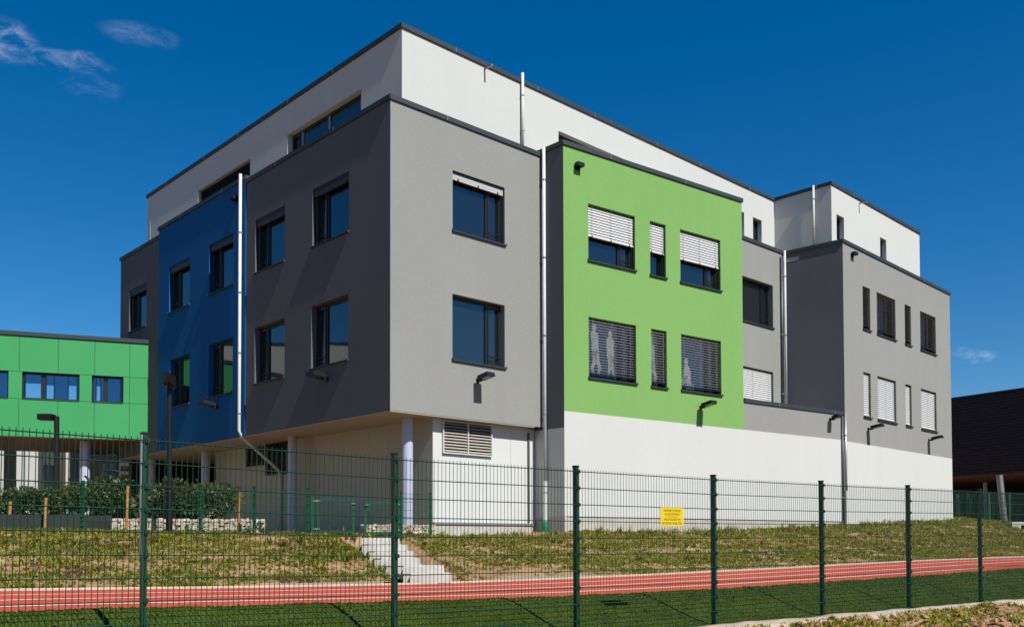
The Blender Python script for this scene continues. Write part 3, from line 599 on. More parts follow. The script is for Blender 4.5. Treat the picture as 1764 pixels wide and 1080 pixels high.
wpe = Wall(X2, X2+LD*8); wall(wpe, 12.3, HW, M['white'], school); wle = Wall(WLp+RD*16, WLp); wall(wle, 12.3, HW, M['white'], school); cap(wle, HW, school, e1=0, dz=.001)
wde = Wall(G0+LD*18.88+RD*14, G0+LD*18.88-LN*.05); wall(wde, HS, HD, M['grey'], school); cap(wde, HD, school, e1=0, dz=-.001)
soff = slab([LR(.01, .01), LR(.01, 5.3), LR(1.0, 5.2), LR(18.85, 6), LR(18.85, .06), LR(14.95, .06), LR(14.95, .01)], HS-.03, HS-.004, M['soffit'], 'soffit'); soff['label'] = 'pale underside of the overhanging grey and blue storeys'
# recessed ground floor
wgl = Wall(LR(13.6, 1.69), LR(.35, 1.69)); wgr = Wall(LR(.35, 1.69), LR(.35, 5.62))
def louvre(W, s0, s1, z0, z1, name, m, fm, pitch=.085, o=.03, tilt=42):
    q = MB()
    for a, b, c, d in ((s0, s0+.035, z0, z1), (s1-.035, s1, z0, z1), (s0+.035, s1-.035, z0, z0+.035), (s0+.035, s1-.035, z1-.035, z1)): q.box(W, a, b, -.02, o+.04, c, d)
    mid = (s0+s1)/2
    if s1-s0 > 1.3: q.box(W, mid-.014, mid+.014, -.02, o+.043, z0+.03, z1-.03)
    f = q.build(name, fm, school); q = MB(); q.box(W, s0+.03, s1-.03, .002, .006, z0+.03, z1-.03); q.build('backing', M['inner'], f)
    slats(W, s0+.036, s1-.036, z1-.04, z0+.04, pitch, math.radians(tilt), m, f, o=o, wdt=.07); return f
def panels(W, z0, z1, m, width, s0=0, s1=None, name='wall_panel'):
    s1 = W.L if s1 is None else s1; n = round((s1-s0)/width); src = None; w = (s1-s0)/n
    q = MB(); q.box(W, s0, s1, -.2, -.03, z0, z1); b = q.build('ground_floor_wall', M['inner'], school)
    for i in range(n):
        q = MB(); q.box(W, s0+i*w+.004, s0+(i+1)*w-.004, -.03, 0, z0, z1); q.build(name, m, b)
    return b
panels(wgl, 1.62, HS-.03, M['cream'], 1.02); panels(wgr, 1.72, HS-.03, M['wpanel'], .98)
q = MB(); q.box(wgr, -.02, wgr.L, -.1, .05, 1.66, 1.72); q.build('base_flashing', M['bracket'], school)
q = MB(); q.box(wgr, -.02, wgr.L, -.3, .012, .9, 1.66); q.build('plinth', M['plinth'], school); q = MB(); q.box(wgl, 0, wgl.L-.02, -.3, -.04, .9, 1.62); q.build('plinth', M['plinth'], school)
q = MB(); q.box(wgr, 3.62, 3.70, 0, .03, 1.75, 4.5); q.build('cover_strip', M['pipedark'], school)
s0, z1 = wgr.sz(761, 723.3); s1, z1b = wgr.sz(845.8, 733); _, z0 = wgr.sz(761, 780.3)
louvre(wgr, s0, s1, z0, z1, 'louvre_grille', M['slatb'], M['wpanel'])['label'] = 'white framed louvre grille in the sunlit ground-floor wall'
for (ua, ub, va, vb) in ((426, 455, 772, 801), (460, 496, 764, 815)):
    s0, z1 = wgl.sz(ua, (va+0)); s1, _ = wgl.sz(ub, va); _, z0 = wgl.sz(ub, vb); louvre(wgl, s0, s1, z0, z1-.02, 'dark_louvre', M['frame'], M['frame'])
for (l, r) in ((.75, 1.12), (6.93, 1.12), (13.27, 1.12), (18.2, 1.12)):
    p = LR(l, r); q = MB(); q.tube([(p.x, p.y, 1.2), (p.x, p.y, HS-.031)], .155, 24, cap=False); o = q.build('column', M['column'], school, smooth=True)
# dark court under the blue storey
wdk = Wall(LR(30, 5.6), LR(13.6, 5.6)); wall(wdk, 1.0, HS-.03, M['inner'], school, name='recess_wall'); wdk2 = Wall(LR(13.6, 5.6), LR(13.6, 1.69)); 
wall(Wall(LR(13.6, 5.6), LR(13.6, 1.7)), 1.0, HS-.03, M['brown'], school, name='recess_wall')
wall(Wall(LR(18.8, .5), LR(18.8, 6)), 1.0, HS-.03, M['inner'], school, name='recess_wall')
q = MB(); q.box(Wall(LR(18.8, .5), LR(18.8, 6)), .9, 5.2, .02, .08, 2.5, 3.35); q.build('window_band', M['bwall'], school)
q = MB(); q.box(wdk, 11, 16, .02, .08, 2.6, 3.6); q.build('window_band', M['bwall'], school)
# rainwater pipes
nR = Vector((-wg.n.x, -wg.n.y, 0))
pw = Wall(Ep+LD*1.0, Ep)
def cpipe(x, y, z0, z1, r, n, m=None, step=2.4, base=None):
    cl = [((x, y, z), n) for z in np.arange(z0+.9, z1-.2, step)]; return downpipe([(x, y, z0), (x, y, z1)], r, school, m, cl)
p = pw.p(.25, .07, 0); pp = cpipe(p.x, p.y, 1.75, 13.25, .052, Vector((.36, .345, 0)))
q = MB(); q.tube([(p.x, p.y, 1.30), (p.x, p.y, 1.62), (p.x, p.y, 1.78)], [.10, .10, .07], 14); q.build('pipe_socket', M['greenpipe'], pp)
q = MB(); q.tube([(p.x, p.y, 1.7), (p.x, p.y, 3.0)], .062, 14); q.build('pipe_sleeve', M['pipe'], pp)
p = wq.p(4.55, .08, 0); cpipe(p.x, p.y, 13.0, 15.70, .046, (-wq.n).to_3d(), step=1.1)
p = wx.p(wx.L-.72, .08, 0); cpipe(p.x, p.y, 12.9, 15.55, .044, (-wx.n).to_3d(), step=1.2)
p = wm.p(wm.L-.10, .10, 0); cpipe(p.x, p.y, 6.2, 12.95, .046, (-wm.n).to_3d()); p = wm.p(wm.L-.30, .07, 0); cpipe(p.x, p.y, 6.2, 12.7, .04, (-wm.n).to_3d(), M['pipedark'])
p = wk.p(wk.L-.10, .09, 0); pp = cpipe(p.x, p.y, 1.95, 6.15, .048, (-wk.n).to_3d(), M['bracket']); q = MB(); q.tube([(p.x, p.y, 1.7), (p.x, p.y, 3.1)], .07, 12); q.build('pipe_sleeve', M['pipe'], pp)
p = wk.p(wk.L-.24, .05, 0); cpipe(p.x, p.y, 1.95, 6.0, .035, (-wk.n).to_3d(), M['pipedark'])
sb, _ = wb.sz(417.5, 500); pa = wb.p(sb, .09, 13.35); pb = wb.p(sb, .09, HS+.05); s2, z2 = wgl.sz(487, 808); pc = wgl.p(s2, .08, z2-.1); 
downpipe([pa, pb+Vector((0, 0, .12)), pb+(pc-pb)*.06, pc+(pb-pc)*.05, pc-Vector((0, 0, .15)), Vector((pc.x, pc.y, 1.5))], .052, school, None, [(wb.p(sb, .09, z), (-wb.n).to_3d()) for z in np.arange(5.4, 13, 2.0)])
for W_, s, z in ((wq, 3.05, 15.36), (wz, 2.45, 15.30)):     # emergency overflow spouts under the cap
    q = MB(); q.box(W_, s-.03, s+.03, 0, .34, z-.05, z-.005); q.build('overflow_spout', M['bracket'], school)

# ------------------------------------------------------------------ wall lamps and detectors
def wall_lamp(W, s, z, label, w=.30, out=.46, tilt=.14):
    t = empty('wall_lamp', W.p(s, 0, z-.06), label, 'lamp', 'floodlights on the school walls')
    q = MB(); q.box(W, s-.05, s+.05, 0, .03, z-.07, z+.07); q.build('wall_plate', M['lamp'], t)
    q = MB(); q.box(W, s-.03, s+.03, .025, .20, z-.03, z+.035); q.build('arm', M['lamp'], t)
    o0, o1 = .16, .16+out; z0, z1 = z+.01, z+.01+out*tilt; h = .11
    q = MB(); q.hexa([W.p(s-w/2, o1, z1), W.p(s+w/2, o1, z1), W.p(s+w/2, o0, z0), W.p(s-w/2, o0, z0), W.p(s-w/2+.01, o1-.03, z1+h), W.p(s+w/2-.01, o1-.03, z1+h), W.p(s+w/2-.01, o0, z0+h), W.p(s-w/2+.01, o0, z0+h)]); hd_ = q.build('head', M['lamp'], t)
    oa, ob = o0+.12, o1-.05; za, zb = z0+(oa-o0)*tilt, z0+(ob-o0)*tilt
    q = MB(); q.hexa([W.p(s-w/2+.04, ob, zb-.008), W.p(s+w/2-.04, ob, zb-.008), W.p(s+w/2-.04, oa, za-.008), W.p(s-w/2+.04, oa, za-.008), W.p(s-w/2+.04, ob, zb+.01), W.p(s+w/2-.04, ob, zb+.01), W.p(s+w/2-.04, oa, za+.01), W.p(s-w/2+.04, oa, za+.01)]); q.build('lens', M['lens'], hd_)
    return t
wall_lamp(wg, 3.02, 5.78, 'black floodlight on the light grey wall below the lower window')
wall_lamp(we, 5.92, 5.66, 'black floodlight on the green wall')
wall_lamp(wr, 2.03, 5.67, 'black floodlight on the right wing next to the corner pipe'); wall_lamp(wr, 8.25, 5.70, 'black floodlight on the right wing near its far edge')
wall_lamp(wk, 4.95, 5.80, 'black floodlight on the low grey parapet wall', w=.26, out=.32)
wall_lamp(wl, LL-3.05, 5.86, 'black floodlight on the shaded grey wall under a window', w=.42); wall_lamp(wb, LB-.35-1.6, 5.80, 'black floodlight on the blue wall', w=.42)
def detector(W, s, z, label):
    t = empty('motion_detector', W.p(s, 0, z-.1), label, 'detector', 'small detectors under the roof edges')
    q = MB(); q.box(W, s-.13, s+.13, .03, .20, z-.02, z+.09); q.build('housing', M['lamp'], t); q = MB(); q.box(W, s-.09, s+.09, 0, .032, z-.10, z+.06); q.build('mount', M['lamp'], t)
detector(we, .55, 12.58, 'small black detector at the top corner of the green wall'); detector(wr, .80, 12.50, 'small black detector at the top corner of the right wing'); detector(wb, LB-.62, 12.62, 'small black detector at the top of the blue wall')

# ------------------------------------------------------------------ green annex bridge
AR = V2(-14.05, 35.985); AL = AR-V2(.940, .341)*12.2
wa = Wall(AL, AR); LA = wa.L
annex = empty('annex_building', (-19.5, 36, 1.4), 'low raised annex clad in bright green panels on pale columns', 'building')
us = [-160, -98, -32, 32.8, 100, 162.8, 223.3, 264.3]; xs = [wa.sz(u, 660)[0] for u in us]; xs[-1] = LA
zt, zb = 8.955, 5.165; zh1 = wa.sz(162, 646.5)[1]; zh2 = wa.sz(162, 692)[1]
w1 = (wa.sz(38.3, 650)[0], wa.sz(136.8, 650)[0]); w2 = (wa.sz(158.5, 650)[0], wa.sz(212.5, 650)[0]); w00 = (wa.sz(-95, 650)[0], wa.sz(14.3, 650)[0])
q = MB(); q.box(wa, 0, LA, -6, -.26, zb+.02, zh2-.05); q.build('floor_slab', M['joint'], annex); q = MB(); q.box(wa, 0, LA, -6, -.26, zt-.12, zt); q.build('roof_slab', M['joint'], annex)
q = MB(); q.box(wa, 0, LA, -6, -5.8, zh2-.05, 7.35); q.build('rear_wall', M['agreen'], annex); q = MB(); q.box(wa, 0, LA, -6, -5.8, 8.75, zt-.121); q.build('rear_wall', M['agreen'], annex)
for ua, ub, z0_ in ((-160, 44, 7.35), (44, 72, 8.1), (72, 80, 7.35), (80, 94, 8.05), (94, 118, 7.35), (118, 133, 8.08), (133, 166, 7.35), (166, 174, 8.12), (174, 300, 7.35)):
    sa, sb = max(.02, wa.sz(ua, 660, -6)[0]), min(LA-.02, wa.sz(ub, 660, -6)[0])
    q = MB(); q.box(wa, sa, sb, -5.95, -5.93, z0_, 8.75); q.build('rear_pane', M['tint'], annex)
    q = MB(); q.box(wa, sb-.02, sb+.02, -5.97, -5.9, 7.35, 8.75); q.build('rear_mullion', M['bwall'], annex)
q = MB(); q.box(wa, 0, LA, -.26, -.03, zb+.02, zh2+.05); q.build('backing', M['joint'], annex); q = MB(); q.box(wa, 0, LA, -.26, -.03, zh1-.02, zt); q.build('backing', M['joint'], annex)
def clad(a, b, c, d):
    g = .007; q = MB(); q.box(wa, a+g, b-g, -.03, 0, c+g, d-g); q.build('panel', M['agreen'], annex)
for i in range(len(xs)-1): clad(xs[i], xs[i+1], zh1, zt); clad(xs[i], xs[i+1], zb, zh2)
solid = []; cur = xs[0]
for a, b in (w00, w1, w2): solid.append((cur, a)); cur = b
solid.append((cur, LA))
for a, b in solid:
    cut = [a]+[x for x in xs if a+.15 < x < b-.15]+[b]
    for i in range(len(cut)-1):
        clad(cut[i], cut[i+1], zh2, zh1); q = MB(); q.box(wa, cut[i], cut[i+1], -.26, -.031, zh2, zh1); q.build('backing', M['joint'], annex)
for (a, b), mu in ((w00, .45), (w1, .36), (w2, .42)):
    q = MB(); o0, o1 = -.24, -.14
    for x0, x1, y0, y1 in ((a, a+.05, zh2, zh1), (b-.05, b, zh2, zh1), (a+.05, b-.05, zh2, zh2+.06), (a+.05, b-.05, zh1-.06, zh1), (a+(b-a)*mu-.08, a+(b-a)*mu+.08, zh2+.06, zh1-.06)): q.box(wa, x0, x1, o0, o1, y0, y1)
    w = q.build('window', M['frame'], annex); q = MB(); q.box(wa, a, b, -.11, .02, zh2-.02, zh2+.02); q.build('sill', M['cap'], w)
    for x0, x1 in ((a+.05, a+(b-a)*mu-.08), (a+(b-a)*mu+.08, b-.05)):
        q = MB(); q.box(wa, x0, x1, -.21, -.19, zh2+.06, zh1-.06); q.build('pane', M['clear'], w)
q = MB(); q.box(wa, -.05, LA+.03, -6.1, .05, zt, zt+.15); q.build('roof_edge_cap', M['cap'], annex)
q = MB(); q.box(wa, 0, LA-.02, -6, -.01, zb-.02, zb+.018); q.build('timber_soffit', M['wood'], annex)
q = MB(); q.box(wa, LA-.03, LA-.001, -6, -.03, zb+.02, zt); q.build('end_wall', M['agreen'], annex)
for u in (146, -60):
    s, _ = wa.sz(u, 800, -1.0); p = wa.p(s, -1.0, 0); q = MB(); q.tube([(p.x, p.y, 1.1), (p.x, p.y, zb-.021)], .19, 24, cap=False); q.build('column', M['column'], annex, smooth=True)

# ------------------------------------------------------------------ courtyard building seen below the annex, steel stair
court = empty('courtyard_building', (-24, 48, 1.4), 'pale building with dark windows seen through under the green annex', 'building')
wc = Wall(V2(-34, 47), V2(-16.5, 47.6))
def cpart(ua, ub, z0, z1, m, name, o0=-.3, o1=0.):
    a = wc.sz(ua, 830)[0]; b = wc.sz(ub, 830)[0]; q = MB(); q.box(wc, a, b, o0, o1, z0, z1); return q.build(name, m, court)
for ua, ub, m, nm in ((-80, -2, M['inner'], 'dark_opening'), (-2, 6, M['wpanel'], 'post'), (6, 28, M['inner'], 'dark_opening'), (28, 40, M['wpanel'], 'wall_panel'), (43, 64.5, M['wpanel'], 'wall_panel'), (40, 43, M['bwall'], 'joint'), (93, 113, M['brown'], 'brown_wall'), (113, 118.5, M['wpanel'], 'post'), (205, 262, M['brown'], 'brown_wall')):
    cpart(ua, ub, 1.0, 6.8, m, nm)
cpart(64.5, 93, 1.0, 3.9, M['bwall'], 'slate_wall'); f = cpart(64.5, 93, 3.9, 6.8, M['frame'], 'window', -.3, -.06)
for ua, ub in ((66.5, 77), (79, 84), (86, 92)):
    a = wc.sz(ua, 790)[0]; b = wc.sz(ub, 790)[0]; q = MB(); q.box(wc, a, b, -.058, -.04, 4.0, 6.3); q.build('pane', M['glass'], f)
cpart(118.5, 140, 1.0, 3.6, M['bwall'], 'slate_wall'); f = cpart(118.5, 140, 3.6, 6.8, M['frame'], 'window', -.3, -.06); a = wc.sz(125, 790)[0]; b = wc.sz(138, 790)[0]; q = MB(); q.box(wc, a, b, -.058, -.04, 3.8, 6.3); q.build('pane', M['glass'], f)
cpart(140, 205, 1.0, 6.8, M['inner'], 'dark_opening', -.5, -.2); q = MB(); q.box(wc, 0, wc.L, -.4, .5, 6.8, 8.2); q.build('roof_beam', M['brown'], court)
for i in range(9):
    a = wc.sz(209, 800)[0]; b = wc.sz(238, 800)[0]; q = MB(); q.box(wc, a, b, .0, .05, 1.8+.45*i, 2.0+.45*i); q.build('board', M['frame'], court)
stair = empty('steel_stair', at_depth(180, 905, 44), 'steel stair with pale railings under the green annex', 'stair')
YS = 44.
def sp(u, v): return at_depth(u, v, YS)
for i in range(9):                                          # flight rising to the right, seen from the side
    u, v = 158+i*4.6, 884-i*9.2; p = sp(u, v); q = MB(); q.abox(p.x-.14, p.x+.14, YS-.6, YS+.6, p.z-.03, p.z+.02); q.build('tread', M['steel'], stair)
q = MB(); q.tube([sp(186, 893), sp(207, 823)], .09, 6); q.build('stringer', M['brown'], stair)
for dv in (769, 775, 781, 785.5):
    q = MB(); a, b = sp(155, dv), sp(194, dv); q.tube([a-Vector((0, .5, 0)), b-Vector((0, .5, 0))], .035, 6); q.build('handrail', M['steel'], stair)
for (a, b) in (((190, 770), (201, 786)), ((204.5, 768), (205, 786)), ((162, 800), (162, 838)), ((187, 800), (187, 834)), ((158, 783), (170, 800)), ((199, 800), (199, 811)), ((127, 825), (134.5, 837)), ((181, 836), (187, 808))):
    q = MB(); q.tube([sp(*a)-Vector((0, .5, 0)), sp(*b)-Vector((0, .5, 0))], .04, 6); q.build('rail_post', M['steel'], stair)

nb_ = empty('neighbour_building', (-38, 28, 1.3), 'white neighbouring block with dark window bands mirrored in the left windows', 'building')
wn1 = Wall(V2(-31.5, 14), V2(-31.0, 42)); 
hn = [(a, a+2.6, z, z+2.0) for z in (4.6, 8.6) for a in (2, 6, 10, 14, 18, 22)]
wall(wn1, 1.0, 12.6, M['white'], nb_, hn, label='white rendered street wall')
for h in hn: window(wn1, *h, nb_, 'R')
cap(wn1, 12.6, nb_)
q = MB(); q.box(wn1, 0, wn1.L, -10, -.33, 1.0, 12.5); q.build('building_core', M['plinth'], nb_)

# ------------------------------------------------------------------ dark timber hall on the right
BA, BB = V2(26.05, 55.4), V2(31.6, 46.7)
wt = Wall(BA, BB); hall = empty('timber_hall', (29.5, 55, 1.9), 'black timber-clad hall on slanted columns beyond the right wing', 'building')
q = MB(); q.box(wt, -6, wt.L, -9, -.06, 5.2, 9.62); q.build('wall_core', M['black'], hall)
nb = 27; pb = (9.6-5.0)/nb; src = None
for i in range(nb):
    z = 5.0+pb*i; org = wt.p(wt.L/2, 0, z)
    if src is None:
        q = MB(); q.hexa([wt.p(-6, .0, z), wt.p(wt.L, .0, z), wt.p(wt.L, -.06, z), wt.p(-6, -.06, z), wt.p(-6, -.03, z+pb-.02), wt.p(wt.L, -.03, z+pb-.02), wt.p(wt.L, -.06, z+pb-.012), wt.p(-6, -.06, z+pb-.012)]); src = q.build('plank', M['black'], hall, origin=org)
    else: clone(src, org, hall)
q = MB(); q.box(wt, -6, wt.L, -9, .05, 9.62, 9.72); q.build('roof_edge_cap', M['frame'], hall)
q = MB(); prof = [(.0, 5.0), (-.10, 4.86), (-.45, 4.72), (-1.2, 4.66), (-6, 4.66)]
for i in range(4):
    (a, b), (c, d) = prof[i], prof[i+1]; q.quad(wt.p(-6, a, b), wt.p(wt.L, a, b), wt.p(wt.L, c, d), wt.p(-6, c, d))
q.build('timber_soffit', M['wood'], hall)
q = MB(); q.box(wt, -6, wt.L, -6.3, -6, 1.0, 5.2); q.build('back_wall', M['inner'], hall)
def hcol(u0, v0, u1, v1, Y, r):
    q = MB(); q.tube([at_depth(u1, v1, Y), at_depth(u0, v0, Y)], r, 14, cap=False); q.build('slanted_column', M['bracket'], hall, smooth=True)
hcol(1721.5, 818, 1730, 897, 50.5, .17); hcol(1697, 822, 1699, 893, 55, .12)

# ------------------------------------------------------------------ garden steps
steps = empty('garden_steps', (-2.2, 18.5, .5), 'six pale concrete block steps climbing the bank to the gate', 'steps')
for i, (Yf, vb, vt, ul, ur) in enumerate(((16.95, 1004.9, 989, 706, 778), (17.6, 989, 975.4, 693, 764.5), (18.25, 975.4, 962.4, 655.5, 723), (18.95, 962.4, 949.9, 644.5, 711), (19.7, 949.9, 938, 633, 699.5), (20.4, 938, 926, 623.5, 688))):
    a, b, c = at_depth(ul, vb, Yf), at_depth(ur, vb, Yf), at_depth(ur, vt, Yf); q = MB(); e = .012*math.sin(i*2.1)
    x0, x1, z0, z1 = a.x+e, b.x+e, a.z-.25, c.z
    zr = a.z+.012
    q.hexa([(x0, Yf, zr), (x1, Yf, zr), (x1-.1, Yf+1.25, zr), (x0-.1, Yf+1.25, zr), (x0+.012, Yf+.012, z1), (x1-.012, Yf+.012, z1), (x1-.112, Yf+1.23, z1), (x0-.088, Yf+1.23, z1)])
    q.abox(x0+.008, x1-.008, Yf+.015, Yf+1.1, z0, zr)
    q.build('step', M['step'], steps)

# ------------------------------------------------------------------ tall double-rod fence in front
FX, FY, FA = -3.217, 8.057, .916; FS = 2.52
ftop = {-2: 2.10, -1: 2.07, 0: 2.041, 1: 2.004, 2: 1.995, 3: 1.992, 4: 2.009, 5: 2.031, 6: 2.055, 7: 2.08, 8: 2.10, 9: 2.11}
def fpos(k): return Vector((FX+math.sin(FA)*FS*k, FY+math.cos(FA)*FS*k, 0))
fence = empty('mesh_fence', (FX, FY, 0), 'tall dark green double-rod mesh fence running along the grass strip', 'fence')
wf = Wall((FX, FY), (FX+math.sin(FA)*10, FY+math.cos(FA)*10))
ft, fn = wf.t.to_3d(), wf.n.to_3d()
post_src = None; panel_src = None
for k in range(-2, 10):
    p = fpos(k); zt = ftop[k]
    org = Vector((p.x, p.y, zt))
    if post_src is None:
        def lb(q, s0, s1, o0, o1, z0, z1):
            P_ = []
            for z in (z0, z1):
                for s, o in ((s0, o1), (s1, o1), (s1, o0), (s0, o0)): P_.append(org+ft*s+fn*o+Vector((0, 0, z)))
            q.hexa(P_)
        q = MB(); lb(q, -.022, .022, -.045, .018, -2.25, .055); post_src = q.build('post', M['fgreen'], fence, origin=org)
        q = MB(); lb(q, -.027, .027, -.050, .023, .055, .075); cap_src = q.build('post_cap', M['fdark'], post_src, origin=org)
        q = MB(); lb(q, -.004, .034, .016, .036, -.020, .020); lb(q, .008, .022, .036, .044, -.008, .008); clip_src = q.build('clip', M['fgreen'], post_src, origin=org)
        po = post_src
    else: po = clone(post_src, org, fence); clone(cap_src, org, po)
    for i in range(11):
        if not (po is post_src and i == 0): clone(clip_src, org-Vector((0, 0, .2*i)), po)
p = fpos(0); q = MB(); org = Vector((p.x, p.y, ftop[0])); lb(q, -.036, -.023, -.02, .018, -1.02, .05); q.build('highlight_strip', M['bracket'], fence)  # pale bar added for the highlight along this post's left edge
def panel_mesh():
    q = MB(); L = FS-.02; r = .0030
    def rod(a, b, r):
        a, b = Vector(a), Vector(b); t = (b-a).normalized(); c = Vector((0, 1, 0)) ; e = t.cross(c); vs = []
        for p in (a, b): vs += [p+c*r+e*0, p+e*r, p-c*r, p-e*r]
        q.add(vs, [(0, 1, 5, 4), (1, 2, 6, 5), (2, 3, 7, 6), (3, 0, 4, 7)])
    n = 50
    for i in range(n+1):
        x = .01+(L-.02)*i/n; rod((x, 0, -2.0-.012), (x, 0, .030), .0036)
    for i in range(11):
        z = -.2*i
        for y in (-.007, .007): rod((0, y, z), (L, y, z), .0048)
    me = bpy.data.meshes.new('mesh_panel'); me.from_pydata([tuple(v) for v in q.v], [], q.f); me.materials.append(M['fgreen']); return me
pm_ = panel_mesh()
for k in range(-2, 9):
    a, b = fpos(k), fpos(k+1); a.z = ftop[k]; b.z = ftop[k+1]; a = a+ft*.01+fn*.026; o = bpy.data.objects.new('mesh_panel', pm_); C.objects.link(o)
    place(o, a, fence); o.rotation_euler = (0, -math.atan2(b.z-ftop[k], FS), math.atan2(ft.y, ft.x))
# yellow sign
sign = empty('warning_sign', wf.p(6.67, .04, 1.35), 'yellow private-property notice fixed to the tall green mesh fence', 'sign')
sw0, sw1, sz0, sz1 = 6.455, 6.886, 1.353, 1.594
q = MB(); nn = 5; rr = .02; ring = []
for cx_, cz_, a0_ in ((sw1-rr, sz1-rr, 0), (sw0+rr, sz1-rr, 90), (sw0+rr, sz0+rr, 180), (sw1-rr, sz0+rr, 270)):
    for j in range(nn): an = math.radians(a0_+90*j/(nn-1)); ring.append((cx_+rr*math.cos(an), cz_+rr*math.sin(an)))
nr = len(ring); q.add([wf.p(a, .046, b) for a, b in ring]+[wf.p(a, .042, b) for a, b in ring], [tuple(range(nr)), tuple(range(nr, 2*nr))[::-1]]+[(i, nr+i, nr+(i+1) % nr, (i+1) % nr) for i in range(nr)]); q.build('plate', M['yellow'], sign)
def text(body, zc, wid, hgt):
    cu = bpy.data.curves.new('t', 'FONT'); cu.body = body; cu.align_x = 'CENTER'; cu.align_y = 'CENTER'; cu.size = 1
    to = bpy.data.objects.new('t', cu); C.objects.link(to); bpy.context.view_layer.update()
    me = to.evaluated_get(bpy.context.evaluated_depsgraph_get()).to_mesh(); co_ = [v.co.copy() for v in me.vertices]; fs = [tuple(p.vertices) for p in me.polygons]
    bpy.data.objects.remove(to); xs_ = [c.x for c in co_]; ys_ = [c.y for c in co_]; kx = wid/(max(xs_)-min(xs_)); ky = hgt/(max(ys_)-min(ys_)); mx_, my_ = (max(xs_)+min(xs_))/2, (max(ys_)+min(ys_))/2
    q = MB(); q.add([wf.p((sw0+sw1)/2+(c.x-mx_)*kx, .0475, zc+(c.y-my_)*ky) for c in co_], fs); q.build('lettering', M['ink'], sign)
text('PROPRIETE PRIVEE', 1.553, .32, .030); text('ACCES INTERDIT', 1.506, .29, .030); text('PRIVATEIGENTUM', 1.437, .31, .030); text('BETRETEN VERBOTEN', 1.388, .37, .030)
q = MB(); q.box(wf, 6.56, 6.78, .0465, .0475, 1.470, 1.474); q.build('rule', M['ink'], sign)

# ------------------------------------------------------------------ low fence, gates, gabions, hedge on the bank
lf = [(-120, 17.6, 911, 822), (-20, 18.6, 913, 826), (142.4, 19.47, 916.5, 831), (345, 20.5, 919, 838.5), (438, 20.85, 922, 840.5), (530.5, 21.35, 922.5, 844), (691, 21.9, 926, 849.7), (741.7, 22.25, 926, 851)]
lp = [(at_depth(u, vb, Y), at_depth(u, vt, Y)) for (u, Y, vb, vt) in lf]
def rods(q, A, B, zA0, zA1, zB0, zB1, nv, nh, r=.004):
    for i in range(nv+1):
        t = i/nv; p = A.lerp(B, t); q.tube([(p.x, p.y, zA0+(zB0-zA0)*t), (p.x, p.y, zA1+(zB1-zA1)*t)], r*.8, 3, cap=False)
    for j in range(nh+1):
        t = j/nh; q.tube([(A.x, A.y, zA0+(zA1-zA0)*t), (B.x, B.y, zB0+(zB1-zB0)*t)], r*1.15, 3, cap=False)
def low_fence(idx, label):
    t = empty('low_mesh_fence', lp[idx[0]][0], label, 'fence')
    for i in idx:
        b, tp = lp[i]; q = MB(); q.abox(b.x-.03, b.x+.03, b.y-.03, b.y+.03, b.z-.3, tp.z+.02); po = q.build('post', M['fgreen2'], t); q = MB(); q.abox(b.x-.035, b.x+.035, b.y-.035, b.y+.035, tp.z+.02, tp.z+.04); q.build('post_cap', M['fdark'], po)
        for z in np.arange(b.z+.15, tp.z, .2):
            q = MB(); q.abox(b.x-.04, b.x+.04, b.y-.05, b.y-.03, z-.02, z+.02); q.build('clip', M['fgreen2'], po)
    for a, b in zip(idx[:-1], idx[1:]):
        q = MB(); A, At = lp[a]; B, Bt = lp[b]; n = max(4, int((B-A).length/.05)); rods(q, A-Vector((0, .045, 0)), B-Vector((0, .045, 0)), A.z+.05, At.z, B.z+.05, Bt.z, n, 5); q.build('mesh_panel', M['fgreen2'], t)
low_fence([0, 1, 2, 3, 4, 5], 'low green mesh fence on the bank in front of the hedge'); low_fence([6, 7], 'short low green mesh fence beside the white column')
def gate(ua, ub, Ya, Yb, vta, vtb, vb, label, flip):
    A, B = at_depth(ua, vb, Ya), at_depth(ub, vb, Yb); At, Bt = at_depth(ua, vta, Ya), at_depth(ub, vtb, Yb); t = empty('garden_gate', A, label, 'gate')
    W = Wall((A.x, A.y), (B.x, B.y)); L = W.L; z0 = A.z+.04; z1 = At.z
    q = MB()
    for a, b, c, d in ((0, .06, z0, z1), (L-.06, L, z0, z1), (.06, L-.06, z0, z0+.06), (.06, L-.06, z1-.06, z1)): q.box(W, a, b, -.025, .025, c, d)
    q.build('gate_frame', M['fgreen2'], t); q = MB(); a = W.p(.06, 0, 0); b = W.p(L-.06, 0, 0); rods(q, a, b, z0+.05, z1-.05, z0+.05, z1-.05, int((L-.12)/.05), 5); q.build('mesh_infill', M['fgreen2'], t)
    x = .09 if flip else L-.02; q = MB(); q.box(W, x-.05, x+.05, -.04, .04, z0+.55, z0+.78); q.build('lock_box', M['fgreen2'], t); q = MB(); q.box(W, x-.06, x+.03, .04, .07, z0+.68, z0+.70); q.build('handle', M['bracket'], t)
    x = L-.01 if flip else -.02
    for z in (z0+.1, z1-.06): q = MB(); q.box(W, x-.07, x+.09, .025, .04, z-.015, z+.015); q.build('hinge', M['bracket'], t)
    q = MB(); xx = L+.08 if flip else -.10; q.box(W, xx-.035, xx+.035, -.035, .035, z0-.3, z1+.04); q.build('gate_post', M['fgreen2'], t)
gate(546, 611, 21.45, 21.65, 858, 859.5, 921, 'green mesh garden gate leaf left of the concrete steps', False); gate(627, 682, 21.7, 21.88, 863.5, 863.5, 923, 'green mesh garden gate leaf at the top of the concrete steps', True)
